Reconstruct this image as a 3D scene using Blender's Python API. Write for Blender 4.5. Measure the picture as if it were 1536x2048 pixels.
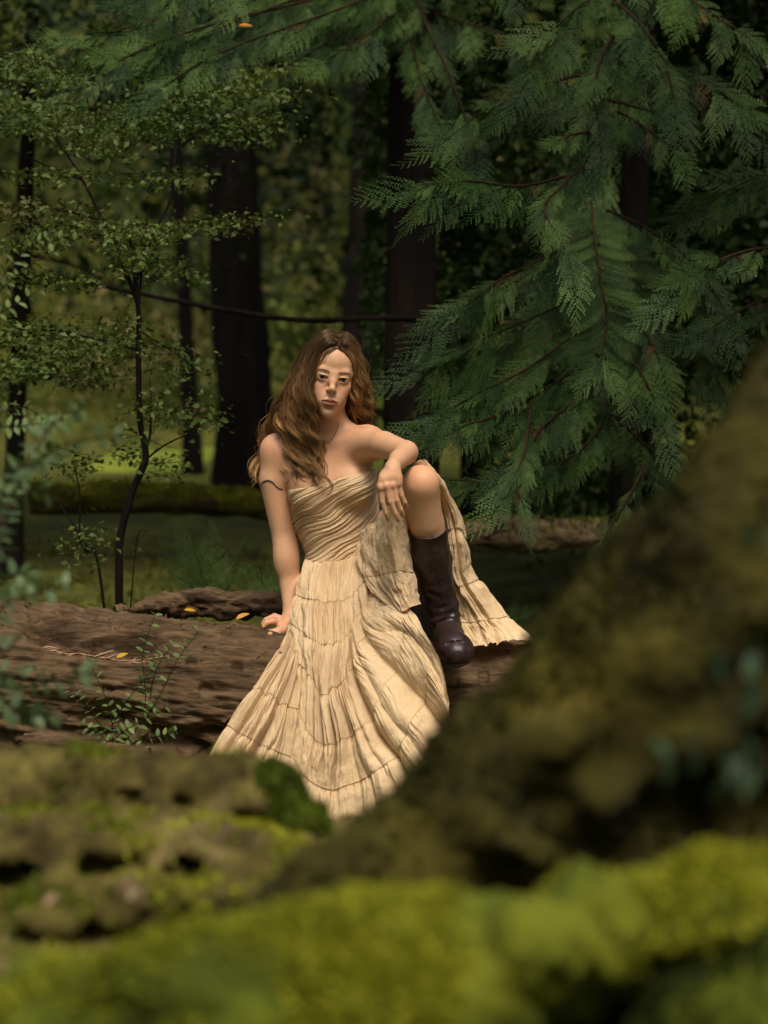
import bpy, bmesh, math, random
import numpy as np
from mathutils import Vector, Matrix, Euler, noise as mnoise

for o in list(bpy.data.objects):
    bpy.data.objects.remove(o)
scene = bpy.context.scene
COL = scene.collection
RNG = np.random.default_rng(7)
random.seed(7)
R = math.radians

# ---------------------------------------------------------------- camera
CAM_H = 1.22
PITCH = math.atan(224 / 4835.6)
FPX = 85.0 / 36.0 * 2048
cam_data = bpy.data.cameras.new('camera')
cam = bpy.data.objects.new('camera', cam_data)
COL.objects.link(cam)
cam.location = (0, 0, CAM_H)
cam.rotation_euler = (math.pi / 2 - PITCH, 0, 0)
cam_data.sensor_fit = 'VERTICAL'
cam_data.sensor_height = 36
cam_data.sensor_width = 27
cam_data.lens = 85
cam_data.clip_end = 400
cam_data.dof.use_dof = True
cam_data.dof.focus_distance = 6.9
cam_data.dof.aperture_fstop = 2.8
scene.camera = cam

# ---------------------------------------------------------------- sky, sun, exposure
SUN_ELEV, SUN_AZ = R(58), R(175)       # azimuth measured clockwise from +Y: behind the camera, a little to the right
world = bpy.data.worlds.new('World')
scene.world = world
world.use_nodes = True
wn = world.node_tree.nodes
wl = world.node_tree.links
wn.clear()
wo = wn.new('ShaderNodeOutputWorld')
wb = wn.new('ShaderNodeBackground')
ws = wn.new('ShaderNodeTexSky')
ws.sky_type = 'NISHITA'
ws.sun_disc = False
ws.sun_elevation = SUN_ELEV
ws.sun_rotation = SUN_AZ
ws.air_density = 1.0
ws.dust_density = 6.0
ws.ozone_density = 0.0
wb.inputs['Strength'].default_value = 0.13
wl.new(ws.outputs[0], wb.inputs['Color'])
wl.new(wb.outputs[0], wo.inputs['Surface'])
sun_data = bpy.data.lights.new('sun', 'SUN')
sun_data.energy = 2.7
sun_data.angle = R(24)
sun_data.color = (1.0, 0.91, 0.77)
sun = bpy.data.objects.new('sun', sun_data)
COL.objects.link(sun)
sdir = Vector((math.sin(SUN_AZ) * math.cos(SUN_ELEV), math.cos(SUN_AZ) * math.cos(SUN_ELEV), math.sin(SUN_ELEV)))
sun.rotation_euler = sdir.to_track_quat('Z', 'Y').to_euler()
sun.location = sdir * 30

vs = scene.view_settings
vs.view_transform = 'Standard'
vs.look = 'None'
vs.gamma = 1.0
vs.exposure = 0.28
vs.use_curve_mapping = False
cy = scene.cycles
cy.use_denoising = True
cy.max_bounces = 6
cy.diffuse_bounces = 3
cy.glossy_bounces = 2
cy.transmission_bounces = 3
cy.transparent_max_bounces = 4
cy.caustics_reflective = False
cy.caustics_refractive = False
cy.sample_clamp_indirect = 4.0

# ---------------------------------------------------------------- helpers
def at(px, py, Y):
    """the point of the depth plane y=Y behind photograph pixel (px, py)"""
    dx = (px - 768) / FPX
    dz = (1024 - py) / FPX
    d = np.array([dx, math.cos(PITCH) + dz * math.sin(PITCH), -math.sin(PITCH) + dz * math.cos(PITCH)])
    return np.array([0, 0, CAM_H]) + d * (Y / d[1])

def V3(p):
    return Vector((float(p[0]), float(p[1]), float(p[2])))

def link(o, parent=None):
    COL.objects.link(o)
    if parent is not None:
        o.parent = parent
    return o

def empty(name, loc=(0, 0, 0)):
    o = bpy.data.objects.new(name, None)
    o.location = loc
    o.empty_display_size = 0.1
    COL.objects.link(o)
    return o

def tag(o, label=None, cat=None, group=None, kind=None):
    if label: o['label'] = label
    if cat: o['category'] = cat
    if group: o['group'] = group
    if kind: o['kind'] = kind
    return o

def mesh_np(name, V, F, smooth=True, cols=None, uvs=None):
    """mesh from arrays: V (n,3); F list of (m,k) int arrays or one array"""
    if not isinstance(F, list):
        F = [F]
    F = [np.asarray(f, dtype=np.int32) for f in F if len(f)]
    me = bpy.data.meshes.new(name)
    V = np.asarray(V, dtype=np.float32)
    me.vertices.add(len(V))
    me.vertices.foreach_set('co', V.ravel())
    loops = np.concatenate([f.ravel() for f in F])
    sizes = np.concatenate([np.full(len(f), f.shape[1], dtype=np.int32) for f in F])
    starts = np.concatenate([[0], np.cumsum(sizes)[:-1]]).astype(np.int32)
    me.loops.add(len(loops))
    me.loops.foreach_set('vertex_index', loops)
    me.polygons.add(len(sizes))
    me.polygons.foreach_set('loop_start', starts)
    me.polygons.foreach_set('loop_total', sizes)
    me.polygons.foreach_set('use_smooth', np.full(len(sizes), smooth, dtype=bool))
    if cols is not None:
        a = me.color_attributes.new('Col', 'FLOAT_COLOR', 'POINT')
        c = np.ones((len(V), 4), dtype=np.float32)
        c[:, :3] = cols
        a.data.foreach_set('color', c.ravel())
    me.update(calc_edges=True)
    me.validate()
    return me

def obj_np(name, V, F, mat, parent=None, origin=None, smooth=True, cols=None):
    V = np.asarray(V, dtype=np.float64)
    if origin is not None:
        V = V - np.asarray(origin)
    me = mesh_np(name, V, F, smooth, cols)
    if mat: me.materials.append(mat)
    o = bpy.data.objects.new(name, me)
    link(o, parent)
    return o

def grid_faces(nu, nv, close_u=False):
    """vertex index = i*nv + j, i in nu, j in nv"""
    iu = np.arange(nu if close_u else nu - 1)
    jv = np.arange(nv - 1)
    I, J = np.meshgrid(iu, jv, indexing='ij')
    I2 = (I + 1) % nu
    return np.stack([I * nv + J, I2 * nv + J, I2 * nv + J + 1, I * nv + J + 1], -1).reshape(-1, 4)

def frames(P):
    """tangent + two normals along polyline P (n,3), parallel transported"""
    P = np.asarray(P, float)
    T = np.gradient(P, axis=0)
    T /= np.linalg.norm(T, axis=1, keepdims=True) + 1e-12
    up = np.array([0, 0, 1.0]) if abs(T[0][2]) < 0.9 else np.array([1.0, 0, 0])
    N = np.zeros_like(P); B = np.zeros_like(P)
    n = up - T[0] * np.dot(up, T[0]); n /= np.linalg.norm(n)
    for i in range(len(P)):
        n = n - T[i] * np.dot(n, T[i]); n /= np.linalg.norm(n) + 1e-12
        N[i] = n; B[i] = np.cross(T[i], n)
    return T, N, B

def tube(P, rad, sides=6, cap=True):
    P = np.asarray(P, float); n = len(P)
    rad = np.broadcast_to(np.asarray(rad, float), (n,))
    T, N, B = frames(P)
    a = np.linspace(0, 2 * np.pi, sides, endpoint=False)
    V = P[:, None, :] + rad[:, None, None] * (np.cos(a)[None, :, None] * N[:, None, :] + np.sin(a)[None, :, None] * B[:, None, :])
    V = V.reshape(-1, 3)
    i = np.arange(n - 1)[:, None] * sides; j = np.arange(sides)[None, :]; j2 = (j + 1) % sides
    F = [np.stack([i + j, i + j2, i + sides + j2, i + sides + j], -1).reshape(-1, 4)]
    if cap:
        V = np.vstack([V, P[:1], P[-1:]])
        c0, c1 = len(V) - 2, len(V) - 1
        jj = np.arange(sides)
        F.append(np.stack([np.full(sides, c0), (jj + 1) % sides, jj], -1))
        b = (n - 1) * sides
        F.append(np.stack([np.full(sides, c1), b + jj, b + (jj + 1) % sides], -1))
    return V, F

class MB:
    """collects pieces into one mesh"""
    def __init__(s): s.V = []; s.F = {}; s.n = 0; s.C = []
    def add(s, V, F, col=None):
        V = np.asarray(V, float)
        if not isinstance(F, list): F = [F]
        for f in F:
            f = np.asarray(f)
            if len(f): s.F.setdefault(f.shape[1], []).append(f + s.n)
        s.V.append(V); s.n += len(V)
        if col is not None: s.C.append(np.broadcast_to(np.asarray(col, float), (len(V), 3)))
        return s
    def arrays(s):
        return np.vstack(s.V), [np.vstack(f) for f in s.F.values()], (np.vstack(s.C) if s.C else None)
    def build(s, name, mat, parent=None, origin=None, smooth=True):
        V, F, C = s.arrays()
        return obj_np(name, V, F, mat, parent, origin, smooth, C)

def spline(P, n):
    """Catmull-Rom through points P -> n samples"""
    P = np.asarray(P, float); m = len(P)
    if m == 2:
        t = np.linspace(0, 1, n)[:, None]; return P[0] * (1 - t) + P[1] * t
    Q = np.vstack([2 * P[0] - P[1], P, 2 * P[-1] - P[-2]])
    t = np.linspace(0, m - 1 - 1e-9, n); i = t.astype(int); f = (t - i)[:, None]
    p0, p1, p2, p3 = Q[i], Q[i + 1], Q[i + 2], Q[i + 3]
    return 0.5 * (2 * p1 + (p2 - p0) * f + (2 * p0 - 5 * p1 + 4 * p2 - p3) * f * f + (3 * p1 - p0 - 3 * p2 + p3) * f ** 3)

def spline_grid(G, nu, nv):
    """G (rows, cols, 3) -> (nu, nv, 3) dense"""
    G = np.asarray(G, float)
    A = np.stack([spline(G[:, c], nu) for c in range(G.shape[1])], 1)
    return np.stack([spline(A[r], nv) for r in range(nu)], 0)

# value noise in numpy -----------------------------------------------------
_PERM = np.random.default_rng(3).permutation(4096)
_VAL = np.random.default_rng(4).random(4096) * 2 - 1
def vnoise(P, seed=0):
    P = np.asarray(P, float)
    i = np.floor(P).astype(np.int64); f = P - i
    f = f * f * f * (f * (f * 6 - 15) + 10)
    def h(a, b, c):
        return _VAL[_PERM[(_PERM[(_PERM[(a + seed * 17) & 4095] + b) & 4095] + c) & 4095]]
    x, y, z = i[..., 0], i[..., 1], i[..., 2]
    fx, fy, fz = f[..., 0], f[..., 1], f[..., 2]
    r = 0
    for dx in (0, 1):
        for dy in (0, 1):
            for dz in (0, 1):
                w = (fx if dx else 1 - fx) * (fy if dy else 1 - fy) * (fz if dz else 1 - fz)
                r = r + w * h(x + dx, y + dy, z + dz)
    return r
def fbm(P, oct=4, seed=0, gain=0.5, lac=2.03):
    a = 1.0; s = 0; P = np.asarray(P, float)
    for k in range(oct):
        s = s + a * vnoise(P, seed + k); a *= gain; P = P * lac + 11.3
    return s

# ---------------------------------------------------------------- materials
def new_mat(name):
    m = bpy.data.materials.new(name)
    m.use_nodes = True
    nt = m.node_tree
    nt.nodes.clear()
    out = nt.nodes.new('ShaderNodeOutputMaterial')
    b = nt.nodes.new('ShaderNodeBsdfPrincipled')
    nt.links.new(b.outputs[0], out.inputs['Surface'])
    return m, nt, b, out

def node(nt, typ, **kw):
    n = nt.nodes.new(typ)
    for k, v in kw.items():
        if k in n.inputs: n.inputs[k].default_value = v
        else: setattr(n, k, v)
    return n

def ramp(nt, fac, stops):
    r = nt.nodes.new('ShaderNodeValToRGB')
    el = r.color_ramp.elements
    while len(el) < len(stops): el.new(0.5)
    for e, (p, c) in zip(el, stops):
        e.position = p; e.color = (*c, 1)
    nt.links.new(fac, r.inputs[0])
    return r.outputs[0]

def tex_noise(nt, scale, detail=4, rough=0.55, vec=None, stretch=None, coord='Object'):
    tc = nt.nodes.new('ShaderNodeTexCoord')
    v = tc.outputs[coord] if vec is None else vec
    if stretch:
        mp = nt.nodes.new('ShaderNodeMapping')
        mp.inputs['Scale'].default_value = stretch
        nt.links.new(v, mp.inputs['Vector']); v = mp.outputs[0]
    n = nt.nodes.new('ShaderNodeTexNoise')
    n.inputs['Scale'].default_value = scale
    n.inputs['Detail'].default_value = detail
    n.inputs['Roughness'].default_value = rough
    nt.links.new(v, n.inputs['Vector'])
    return n.outputs[0]

def bump(nt, b, h, strength=0.4, dist=0.01):
    bn = nt.nodes.new('ShaderNodeBump')
    bn.inputs['Strength'].default_value = strength
    bn.inputs['Distance'].default_value = dist
    nt.links.new(h, bn.inputs['Height'])
    nt.links.new(bn.outputs[0], b.inputs['Normal'])

def mixc(nt, fac, a, b, mode='MIX'):
    m = nt.nodes.new('ShaderNodeMix')
    m.data_type = 'RGBA'; m.blend_type = mode
    for sock, v in ((m.inputs[0], fac), (m.inputs[6], a), (m.inputs[7], b)):
        if hasattr(v, 'is_linked') or hasattr(v, 'links'): nt.links.new(v, sock)
        elif isinstance(v, (int, float)): sock.default_value = v
        else: sock.default_value = (*v, 1)
    return m.outputs[2]

def leaf_mat(name, cols, trans=0.25, rough=0.6, scale=6.0, spec=0.15):
    """foliage: colour varies over space and per object; a share of translucency"""
    m, nt, b, out = new_mat(name)
    n = tex_noise(nt, scale, 2, coord='Object')
    oi = nt.nodes.new('ShaderNodeObjectInfo')
    ad = node(nt, 'ShaderNodeMath', operation='ADD'); nt.links.new(n, ad.inputs[0])
    mu = node(nt, 'ShaderNodeMath', operation='MULTIPLY_ADD'); nt.links.new(oi.outputs['Random'], mu.inputs[0])
    mu.inputs[1].default_value = 0.5; mu.inputs[2].default_value = -0.25
    nt.links.new(mu.outputs[0], ad.inputs[1])
    k = len(cols)
    c = ramp(nt, ad.outputs[0], [(0.25 + 0.5 * i / max(1, k - 1), cols[i]) for i in range(k)])
    nt.links.new(c, b.inputs['Base Color'])
    b.inputs['Roughness'].default_value = rough
    b.inputs['Specular IOR Level'].default_value = spec
    tr = nt.nodes.new('ShaderNodeBsdfTranslucent')
    tc = mixc(nt, 1.0, c, (1.0, 1.15, 0.5), 'MULTIPLY')
    nt.links.new(tc, tr.inputs['Color'])
    mx = nt.nodes.new('ShaderNodeMixShader'); mx.inputs[0].default_value = trans
    nt.links.new(b.outputs[0], mx.inputs[1]); nt.links.new(tr.outputs[0], mx.inputs[2])
    nt.links.new(mx.outputs[0], out.inputs['Surface'])
    return m
# ---------------------------------------------------------------- implicit surfaces -> mesh
class SDF:
    def __init__(s): s.p = []
    def cone(s, a, b, ra, rb, k=0.01, sub=False, flat=None):
        """round cone; flat=(axis vector, factor) squashes the section along that axis"""
        a = np.asarray(a, float); b = np.asarray(b, float)
        s.p.append(('c', a, b, ra, rb, k, sub, flat)); return s
    def chain(s, pts, rads, k=0.01, k0=None, sub=False, flat=None):
        for i in range(len(pts) - 1):
            s.cone(pts[i], pts[i + 1], rads[i], rads[i + 1], k0 if (i == 0 and k0 is not None) else k, sub, flat)
        return s
    def ell(s, c, r, rot=None, k=0.01, sub=False):
        s.p.append(('e', np.asarray(c, float), np.asarray(r, float), np.eye(3) if rot is None else np.asarray(rot, float), k, sub)); return s
    def half(s, c, n, k=0.0):
        """cut away the side the normal n points to"""
        n = np.asarray(n, float); n = n / np.linalg.norm(n)
        s.p.append(('h', np.asarray(c, float), n, k)); return s
    @staticmethod
    def prim(q, P):
        if q[0] == 'c':
            a, b, ra, rb, flat = q[1], q[2], q[3], q[4], q[7]
            ab = b - a; pa = P - a
            t = np.clip(pa @ ab / (ab @ ab + 1e-12), 0, 1)
            D = pa - t[:, None] * ab
            if flat is not None:
                ax = np.asarray(flat[0]); ax = ax / np.linalg.norm(ax)
                comp = D @ ax
                D = D + (comp * (flat[1] - 1))[:, None] * ax
            return np.sqrt(np.einsum('ij,ij->i', D, D)) - (ra + (rb - ra) * t)
        if q[0] == 'e':
            L = (P - q[1]) @ q[3]
            k0 = np.sqrt((((L / q[2])) ** 2).sum(1)); k1 = np.sqrt((((L / q[2] ** 2)) ** 2).sum(1)) + 1e-9
            return k0 * (k0 - 1) / k1
        return -((P - q[1]) @ q[2])
    @staticmethod
    def comb(d, di, q):
        if q[0] == 'h':
            return np.maximum(d, -di)
        k, sub = (q[5], q[6]) if q[0] == 'c' else (q[4], q[5])
        if sub:
            h = np.clip(0.5 - 0.5 * (d + di) / k, 0, 1)
            return d * (1 - h) + (-di) * h + k * h * (1 - h)
        h = np.clip(0.5 + 0.5 * (d - di) / k, 0, 1)
        return d * (1 - h) + di * h - k * h * (1 - h)
    def __call__(s, P, idx=None):
        d = np.full(len(P), 10.0)
        for i in (range(len(s.p)) if idx is None else idx):
            d = s.comb(d, s.prim(s.p[i], P), s.p[i])
        return d
    def mesh(s, lo, hi, h, nb=12, wide=0.0):
        lo = np.asarray(lo, float); hi = np.asarray(hi, float)
        B = nb * h
        n = np.ceil((hi - lo) / B).astype(int)
        bi = np.stack(np.meshgrid(*[np.arange(k) for k in n], indexing='ij'), -1).reshape(-1, 3)
        ctr = lo + (bi + 0.5) * B
        Rr = B * math.sqrt(3) / 2
        PD = np.stack([s.prim(q, ctr) for q in s.p], 1)
        d = np.full(len(ctr), 10.0)
        for i, q in enumerate(s.p): d = s.comb(d, PD[:, i], q)
        keep = np.abs(d) < Rr * 2.0 + 0.02
        ks = np.array([(q[5] if q[0] == 'c' else q[4] if q[0] == 'e' else 0) for q in s.p])
        ishalf = np.array([q[0] == 'h' for q in s.p])
        g = np.arange(nb + 1)
        G = np.stack(np.meshgrid(g, g, g, indexing='ij'), -1)
        Gf = G.reshape(-1, 3) * h
        cellk, cellv, fq = [], [], []
        NK = 1 << 20
        def key(I): return (I[..., 0].astype(np.int64) * NK + I[..., 1]) * NK + I[..., 2]
        for b in np.nonzero(keep)[0]:
            base = lo + bi[b] * B
            idx = np.nonzero((PD[b] < Rr * (1.7 + 0.3 * wide) + ks * (1.7 + 0.5 * wide) + 0.016 + 0.024 * wide) | ishalf)[0]
            val = s(base + Gf, idx).reshape(nb + 1, nb + 1, nb + 1)
            neg = val < 0
            if neg.all() or not neg.any(): continue
            gi = bi[b] * nb
            c = neg[:-1, :-1, :-1].astype(int)
            acc = np.zeros((nb, nb, nb, 3)); cnt = np.zeros((nb, nb, nb))
            corners = {}
            for dx in (0, 1):
                for dy in (0, 1):
                    for dz in (0, 1):
                        corners[dx, dy, dz] = val[dx:nb + dx, dy:nb + dy, dz:nb + dz]
            for ax in range(3):
                o = [a for a in range(3) if a != ax]
                for u in (0, 1):
                    for v in (0, 1):
                        k0 = [0, 0, 0]; k0[o[0]] = u; k0[o[1]] = v
                        k1 = list(k0); k1[ax] = 1
                        a0, a1 = corners[tuple(k0)], corners[tuple(k1)]
                        m = (a0 < 0) != (a1 < 0)
                        t = np.where(m, a0 / np.where(m, a0 - a1, 1), 0)
                        for a in range(3):
                            acc[..., a] += np.where(m, t if a == ax else k0[a], 0)
                        cnt += m
            act = cnt > 0
            ii = np.argwhere(act)
            cellk.append(key(ii + gi)); cellv.append(base + (ii + acc[act] / cnt[act][:, None]) * h)
            # faces: edges whose base point lies in [0, nb)
            for ax in range(3):
                sl0 = [slice(0, nb)] * 3; sl1 = [slice(0, nb)] * 3; sl1[ax] = slice(1, nb + 1)
                a0, a1 = neg[tuple(sl0)], neg[tuple(sl1)]
                e = np.argwhere(a0 != a1)
                if not len(e): continue
                flip = a0[tuple(e.T)]
                E = e + gi
                u, v = (ax + 1) % 3, (ax + 2) % 3
                q = []
                for du, dv in ((0, 0), (1, 0), (1, 1), (0, 1)):
                    I = E.copy(); I[:, u] -= du; I[:, v] -= dv
                    q.append(key(I))
                q = np.stack(q, 1)
                q[~flip] = q[~flip][:, ::-1]
                fq.append(q)
        K = np.concatenate(cellk); Vv = np.concatenate(cellv); Q = np.concatenate(fq)
        od = np.argsort(K); Ks = K[od]; Vs = Vv[od]
        pos = np.searchsorted(Ks, Q.ravel()); pos[pos >= len(Ks)] = 0
        ok = (Ks[pos] == Q.ravel()).reshape(Q.shape).all(1)
        return Vs, pos.reshape(Q.shape)[ok].astype(np.int32)

def clip_mesh(V, F, keepv):
    """keep the faces with every vertex in keepv"""
    fm = keepv[F].all(1)
    F = F[fm]
    used = np.unique(F)
    mp = np.full(len(V), -1); mp[used] = np.arange(len(used))
    return V[used], mp[F]

def relax(V, F, n, lam=0.5):
    V = V.copy()
    e = np.vstack([F[:, [0, 1]], F[:, [1, 2]], F[:, [2, 3]], F[:, [3, 0]]])
    e = np.vstack([e, e[:, ::-1]])
    deg = np.bincount(e[:, 0], minlength=len(V)).astype(float)
    for _ in range(n):
        A = np.stack([np.bincount(e[:, 0], weights=V[e[:, 1], k], minlength=len(V)) for k in range(3)], 1)
        V += lam * (A / np.maximum(deg, 1)[:, None] - V)
    return V

def largest(V, F):
    """the biggest connected piece of a quad mesh"""
    lab = np.arange(len(V))
    while True:
        m = lab[F].min(1)
        new = lab.copy()
        for k in range(4): np.minimum.at(new, F[:, k], m)
        new = new[new]
        if (new == lab).all(): break
        lab = new
    c = np.bincount(lab[F[:, 0]], minlength=len(V))
    return clip_mesh(V, F, lab == np.argmax(c))
# ================================================================ the woman
HS = 0.001
EX = np.array([1, 0, 0.0])
HEAD_R = np.array((Matrix.Rotation(R(8.5), 3, 'Y') @ Matrix.Rotation(R(7), 3, 'Z') @ Matrix.Rotation(R(6), 3, 'X')))
HEAD_O = at(666.5, 756.5, 6.93) - HEAD_R @ (np.array([0, -86, 0]) * HS)
def H(x, y, z): return HEAD_O + HEAD_R @ (np.array([x, y, z], float) * HS)
def HL(P): return ((np.asarray(P) - HEAD_O) @ HEAD_R) / HS
def rotx(a): return np.array(Matrix.Rotation(R(a), 3, 'X'))
def roty(a): return np.array(Matrix.Rotation(R(a), 3, 'Y'))
def rotz(a): return np.array(Matrix.Rotation(R(a), 3, 'Z'))

EYES = [(-30.5, -71.5, 0.0), (30.5, -71.5, 0.0)]
EYE_R = 13.0
def head_prims(S):
    m = HS
    def e(c, r, rot=None, k=10, sub=False):
        rr = HEAD_R if rot is None else HEAD_R @ rot
        S.ell(H(*c), np.array(r) * m, rr, k * m, sub)
    def c(a, b, ra, rb, k=10, sub=False):
        S.cone(H(*a), H(*b), ra * m, rb * m, k * m, sub)
    e((0, 16, 36), (71, 90, 79))                       # cranium
    e((0, -36, 42), (57, 47, 46), k=30)                # forehead
    e((0, -25, -18), (56, 56, 64), k=26)               # mid face
    e((0, -36, -58), (41, 40, 49), k=24)               # lower face
    for s in (-1, 1):
        c((s * 44, 4, -42), (s * 33, -26, -72), 10, 9, 26)     # jaw angle
        c((s * 33, -26, -72), (s * 6, -66, -100), 9, 11, 24)   # jaw line
        e((s * 37, -52, -24), (18, 20, 16), rotz(s * 28), k=20)  # cheekbone
        e((s * 27, -62, -50), (17, 18, 26), k=20)              # cheek front
    e((0, -75, -101), (11, 12, 12), k=16)              # chin
    e((0, -72, -68), (29, 22, 28), k=18)               # muzzle
        # brow
    for s in (-1, 1):
        c((s * 10, -79, 14), (s * 34, -75, 19), 4, 4, 18)
        c((s * 34, -75, 19), (s * 50, -58, 12), 4, 3, 18)
    # eye sockets
    for s in (-1, 1):
        e((s * 33, -97, -1), (16, 15, 11.5), rotz(s * 12), k=18, sub=True)
    for s in (-1, 1): e((s * 12, -75, -6), (8, 8, 15), k=16)   # beside the nose bridge
    # nose
    c((0, -79, 10), (0, -87.5, -8), 6.6, 6.8, 17)
    c((0, -87.5, -8), (0, -100.5, -27), 6.8, 7.4, 12)
    e((0, -102, -30), (8.2, 7.4, 7.0), k=8)
    for s in (-1, 1):
        e((s * 10.2, -92.5, -34), (5.2, 8.6, 5.6), k=7)
        e((s * 5.6, -96.5, -40.2), (3.2, 5.0, 3.0), k=2.5, sub=True)
    c((0, -97, -38), (0, -89, -45), 3.8, 4.4, 5)
    # lids: a shell round the ball with an almond opening
    for (ex, ey, ez) in EYES:
        s = 1 if ex > 0 else -1
        e((ex, ey, ez), (15.8, 15.0, 14.8), k=9)
        # upper crease
        c((ex - 13, ey - 10.8, ez + 8.6), (ex + s * 2, ey - 14.0, ez + 11.2), 0.8, 0.8, 3.2, True)
        c((ex + s * 2, ey - 14.0, ez + 11.2), (ex + 13, ey - 10.8, ez + 8.6), 0.8, 0.8, 3.2, True)
        # opening
        e((ex, ey - 14, ez - 1.0), (17.0, 10.6, 5.5), roty(-s * 5), k=1.5, sub=True)
        e((ex, ey, ez), (13.2, 13.2, 13.2), k=0.3, sub=True)
    # lips
    c((0, -93.5, -64), (-9, -92, -63), 4.0, 3.7, 5)
    c((0, -93.5, -64), (9, -92, -63), 4.0, 3.7, 5)
    for s in (-1, 1):
        c((s * 9, -92, -63), (s * 26, -80.5, -68), 3.7, 2.0, 5)
        c((0, -91.5, -75.5), (s * 11, -90, -74.5), 6.0, 5.2, 6)
        c((s * 11, -90, -74.5), (s * 25, -80, -69.5), 5.2, 2.0, 6)
    for s in (-1, 1):
        c((0, -100, -69.2), (s * 12, -97, -68.4), 1.5, 1.5, 3.2, True)
        c((s * 12, -97, -68.4), (s * 24, -87, -68.6), 1.4, 0.8, 2.6, True)
    e((0, -90, -87), (15, 6, 5), k=8, sub=True)          # under the lip
    e((0, -96, -53), (3.0, 3.5, 6), k=4, sub=True)       # philtrum
    for s in (-1, 1):                                     # ears
        e((s * 68, 10, -14), (6, 15, 27), rotz(s * -18), k=6)
        e((s * 74, 4, -10), (4, 9, 15), rotz(s * -18), k=4, sub=True)

W = at
HY = 6.555
BODY = SDF()
# ---- torso
BODY.ell(W(668, 1005, 7.10), (0.120, 0.088, 0.150), roty(-8), 0.01)
BODY.ell(W(655, 940, 7.08), (0.128, 0.076, 0.088), roty(-6), 0.05)
BODY.cone(W(672, 1040, 7.10), W(681, 1110, 7.10), 0.088, 0.088, 0.05, flat=((0, 1, 0), 1.25))
BODY.ell(W(692, 1190, 7.08), (0.155, 0.115, 0.105), None, 0.06)
BODY.ell(W(708, 972, 7.02), (0.056, 0.050, 0.056), None, 0.04)
BODY.ell(W(625, 985, 7.03), (0.056, 0.050, 0.056), None, 0.04)
SH_R, SH_L = W(556, 902, 7.11), W(735, 886, 7.01)
NOTCH = W(653, 893, 7.02)
BODY.cone(SH_R, W(620, 905, 7.10), 0.048, 0.055, 0.04)
BODY.cone(SH_L, W(680, 898, 7.07), 0.048, 0.055, 0.04)
for sh, kk in ((SH_R, 0), (SH_L, 1)):
    BODY.cone(H(0, 18, -100), sh * 0.62 + W(655, 880, 7.10) * 0.38 + np.array([0, 0.01, 0.012]), 0.030, 0.028, 0.035)
    BODY.cone(NOTCH + np.array([(-0.014, 0.014)[kk], 0.0, 0.004]), sh + np.array([0, -0.025, 0.033]), 0.0075, 0.0085, 0.016)
BODY.ell(NOTCH + np.array([0, -0.006, 0.004]), (0.012, 0.012, 0.012), None, 0.02, True)
# ---- neck
BODY.cone(H(0, 8, -62), W(652, 885, 7.075), 0.043, 0.044, 0.03)
BODY.cone(H(42, 14, -50), NOTCH + np.array([0.012, 0.012, 0]), 0.009, 0.007, 0.02)
BODY.cone(H(-42, 14, -50), NOTCH + np.array([-0.012, 0.012, 0]), 0.009, 0.007, 0.02)
# ---- her right arm, braced on the log
RA = [SH_R, W(549, 960, 7.11), W(570, 1078, 7.115), W(580, 1170, 7.10), W(583, 1236, 7.06)]
BODY.chain(RA, [0.047, 0.0455, 0.0375, 0.030, 0.0225], 0.008, 0.03)
BODY.ell(W(572, 1115, 7.10), (0.037, 0.036, 0.06), None, 0.02)
# ---- her left arm over the knee
EL = W(811, 905, 6.77)
WR = W(786, 932, 6.575)
BODY.chain([SH_L, W(768, 890, 6.90), EL], [0.046, 0.0390, 0.0335], 0.008, 0.03)
BODY.cone(EL + np.array([0.004, 0, 0.0]), EL * 0.45 + WR * 0.55, 0.0325, 0.0270, 0.010)
BODY.cone(EL * 0.45 + WR * 0.55, WR, 0.0270, 0.0195, 0.010)
BODY.cone(WR, W(783, 952, HY + 0.004), 0.0195, 0.0170, 0.010)
# ---- left leg
KN = W(842, 966, 6.74)
BODY.chain([W(738, 1165, 7.07), W(795, 1050, 6.90), KN], [0.072, 0.060, 0.046], 0.012, 0.03)
BODY.cone(KN + np.array([0.001, -0.006, -0.004]), W(851, 1045, 6.785), 0.044, 0.043, 0.03)
BODY.chain([KN, W(853, 1045, 6.80), W(872, 1150, 6.86), W(893, 1250, 6.91)], [0.0475, 0.0475, 0.040, 0.032], 0.01)
BODY.ell(W(860, 1065, 6.825), (0.040, 0.044, 0.085), roty(-10), 0.02)
# ---- right leg, under the skirt
BODY.chain([W(655, 1185, 7.03), W(690, 1265, 6.86), W(690, 1420, 6.80), W(690, 1560, 6.78)], [0.070, 0.050, 0.042, 0.034], 0.012, 0.04)

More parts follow.
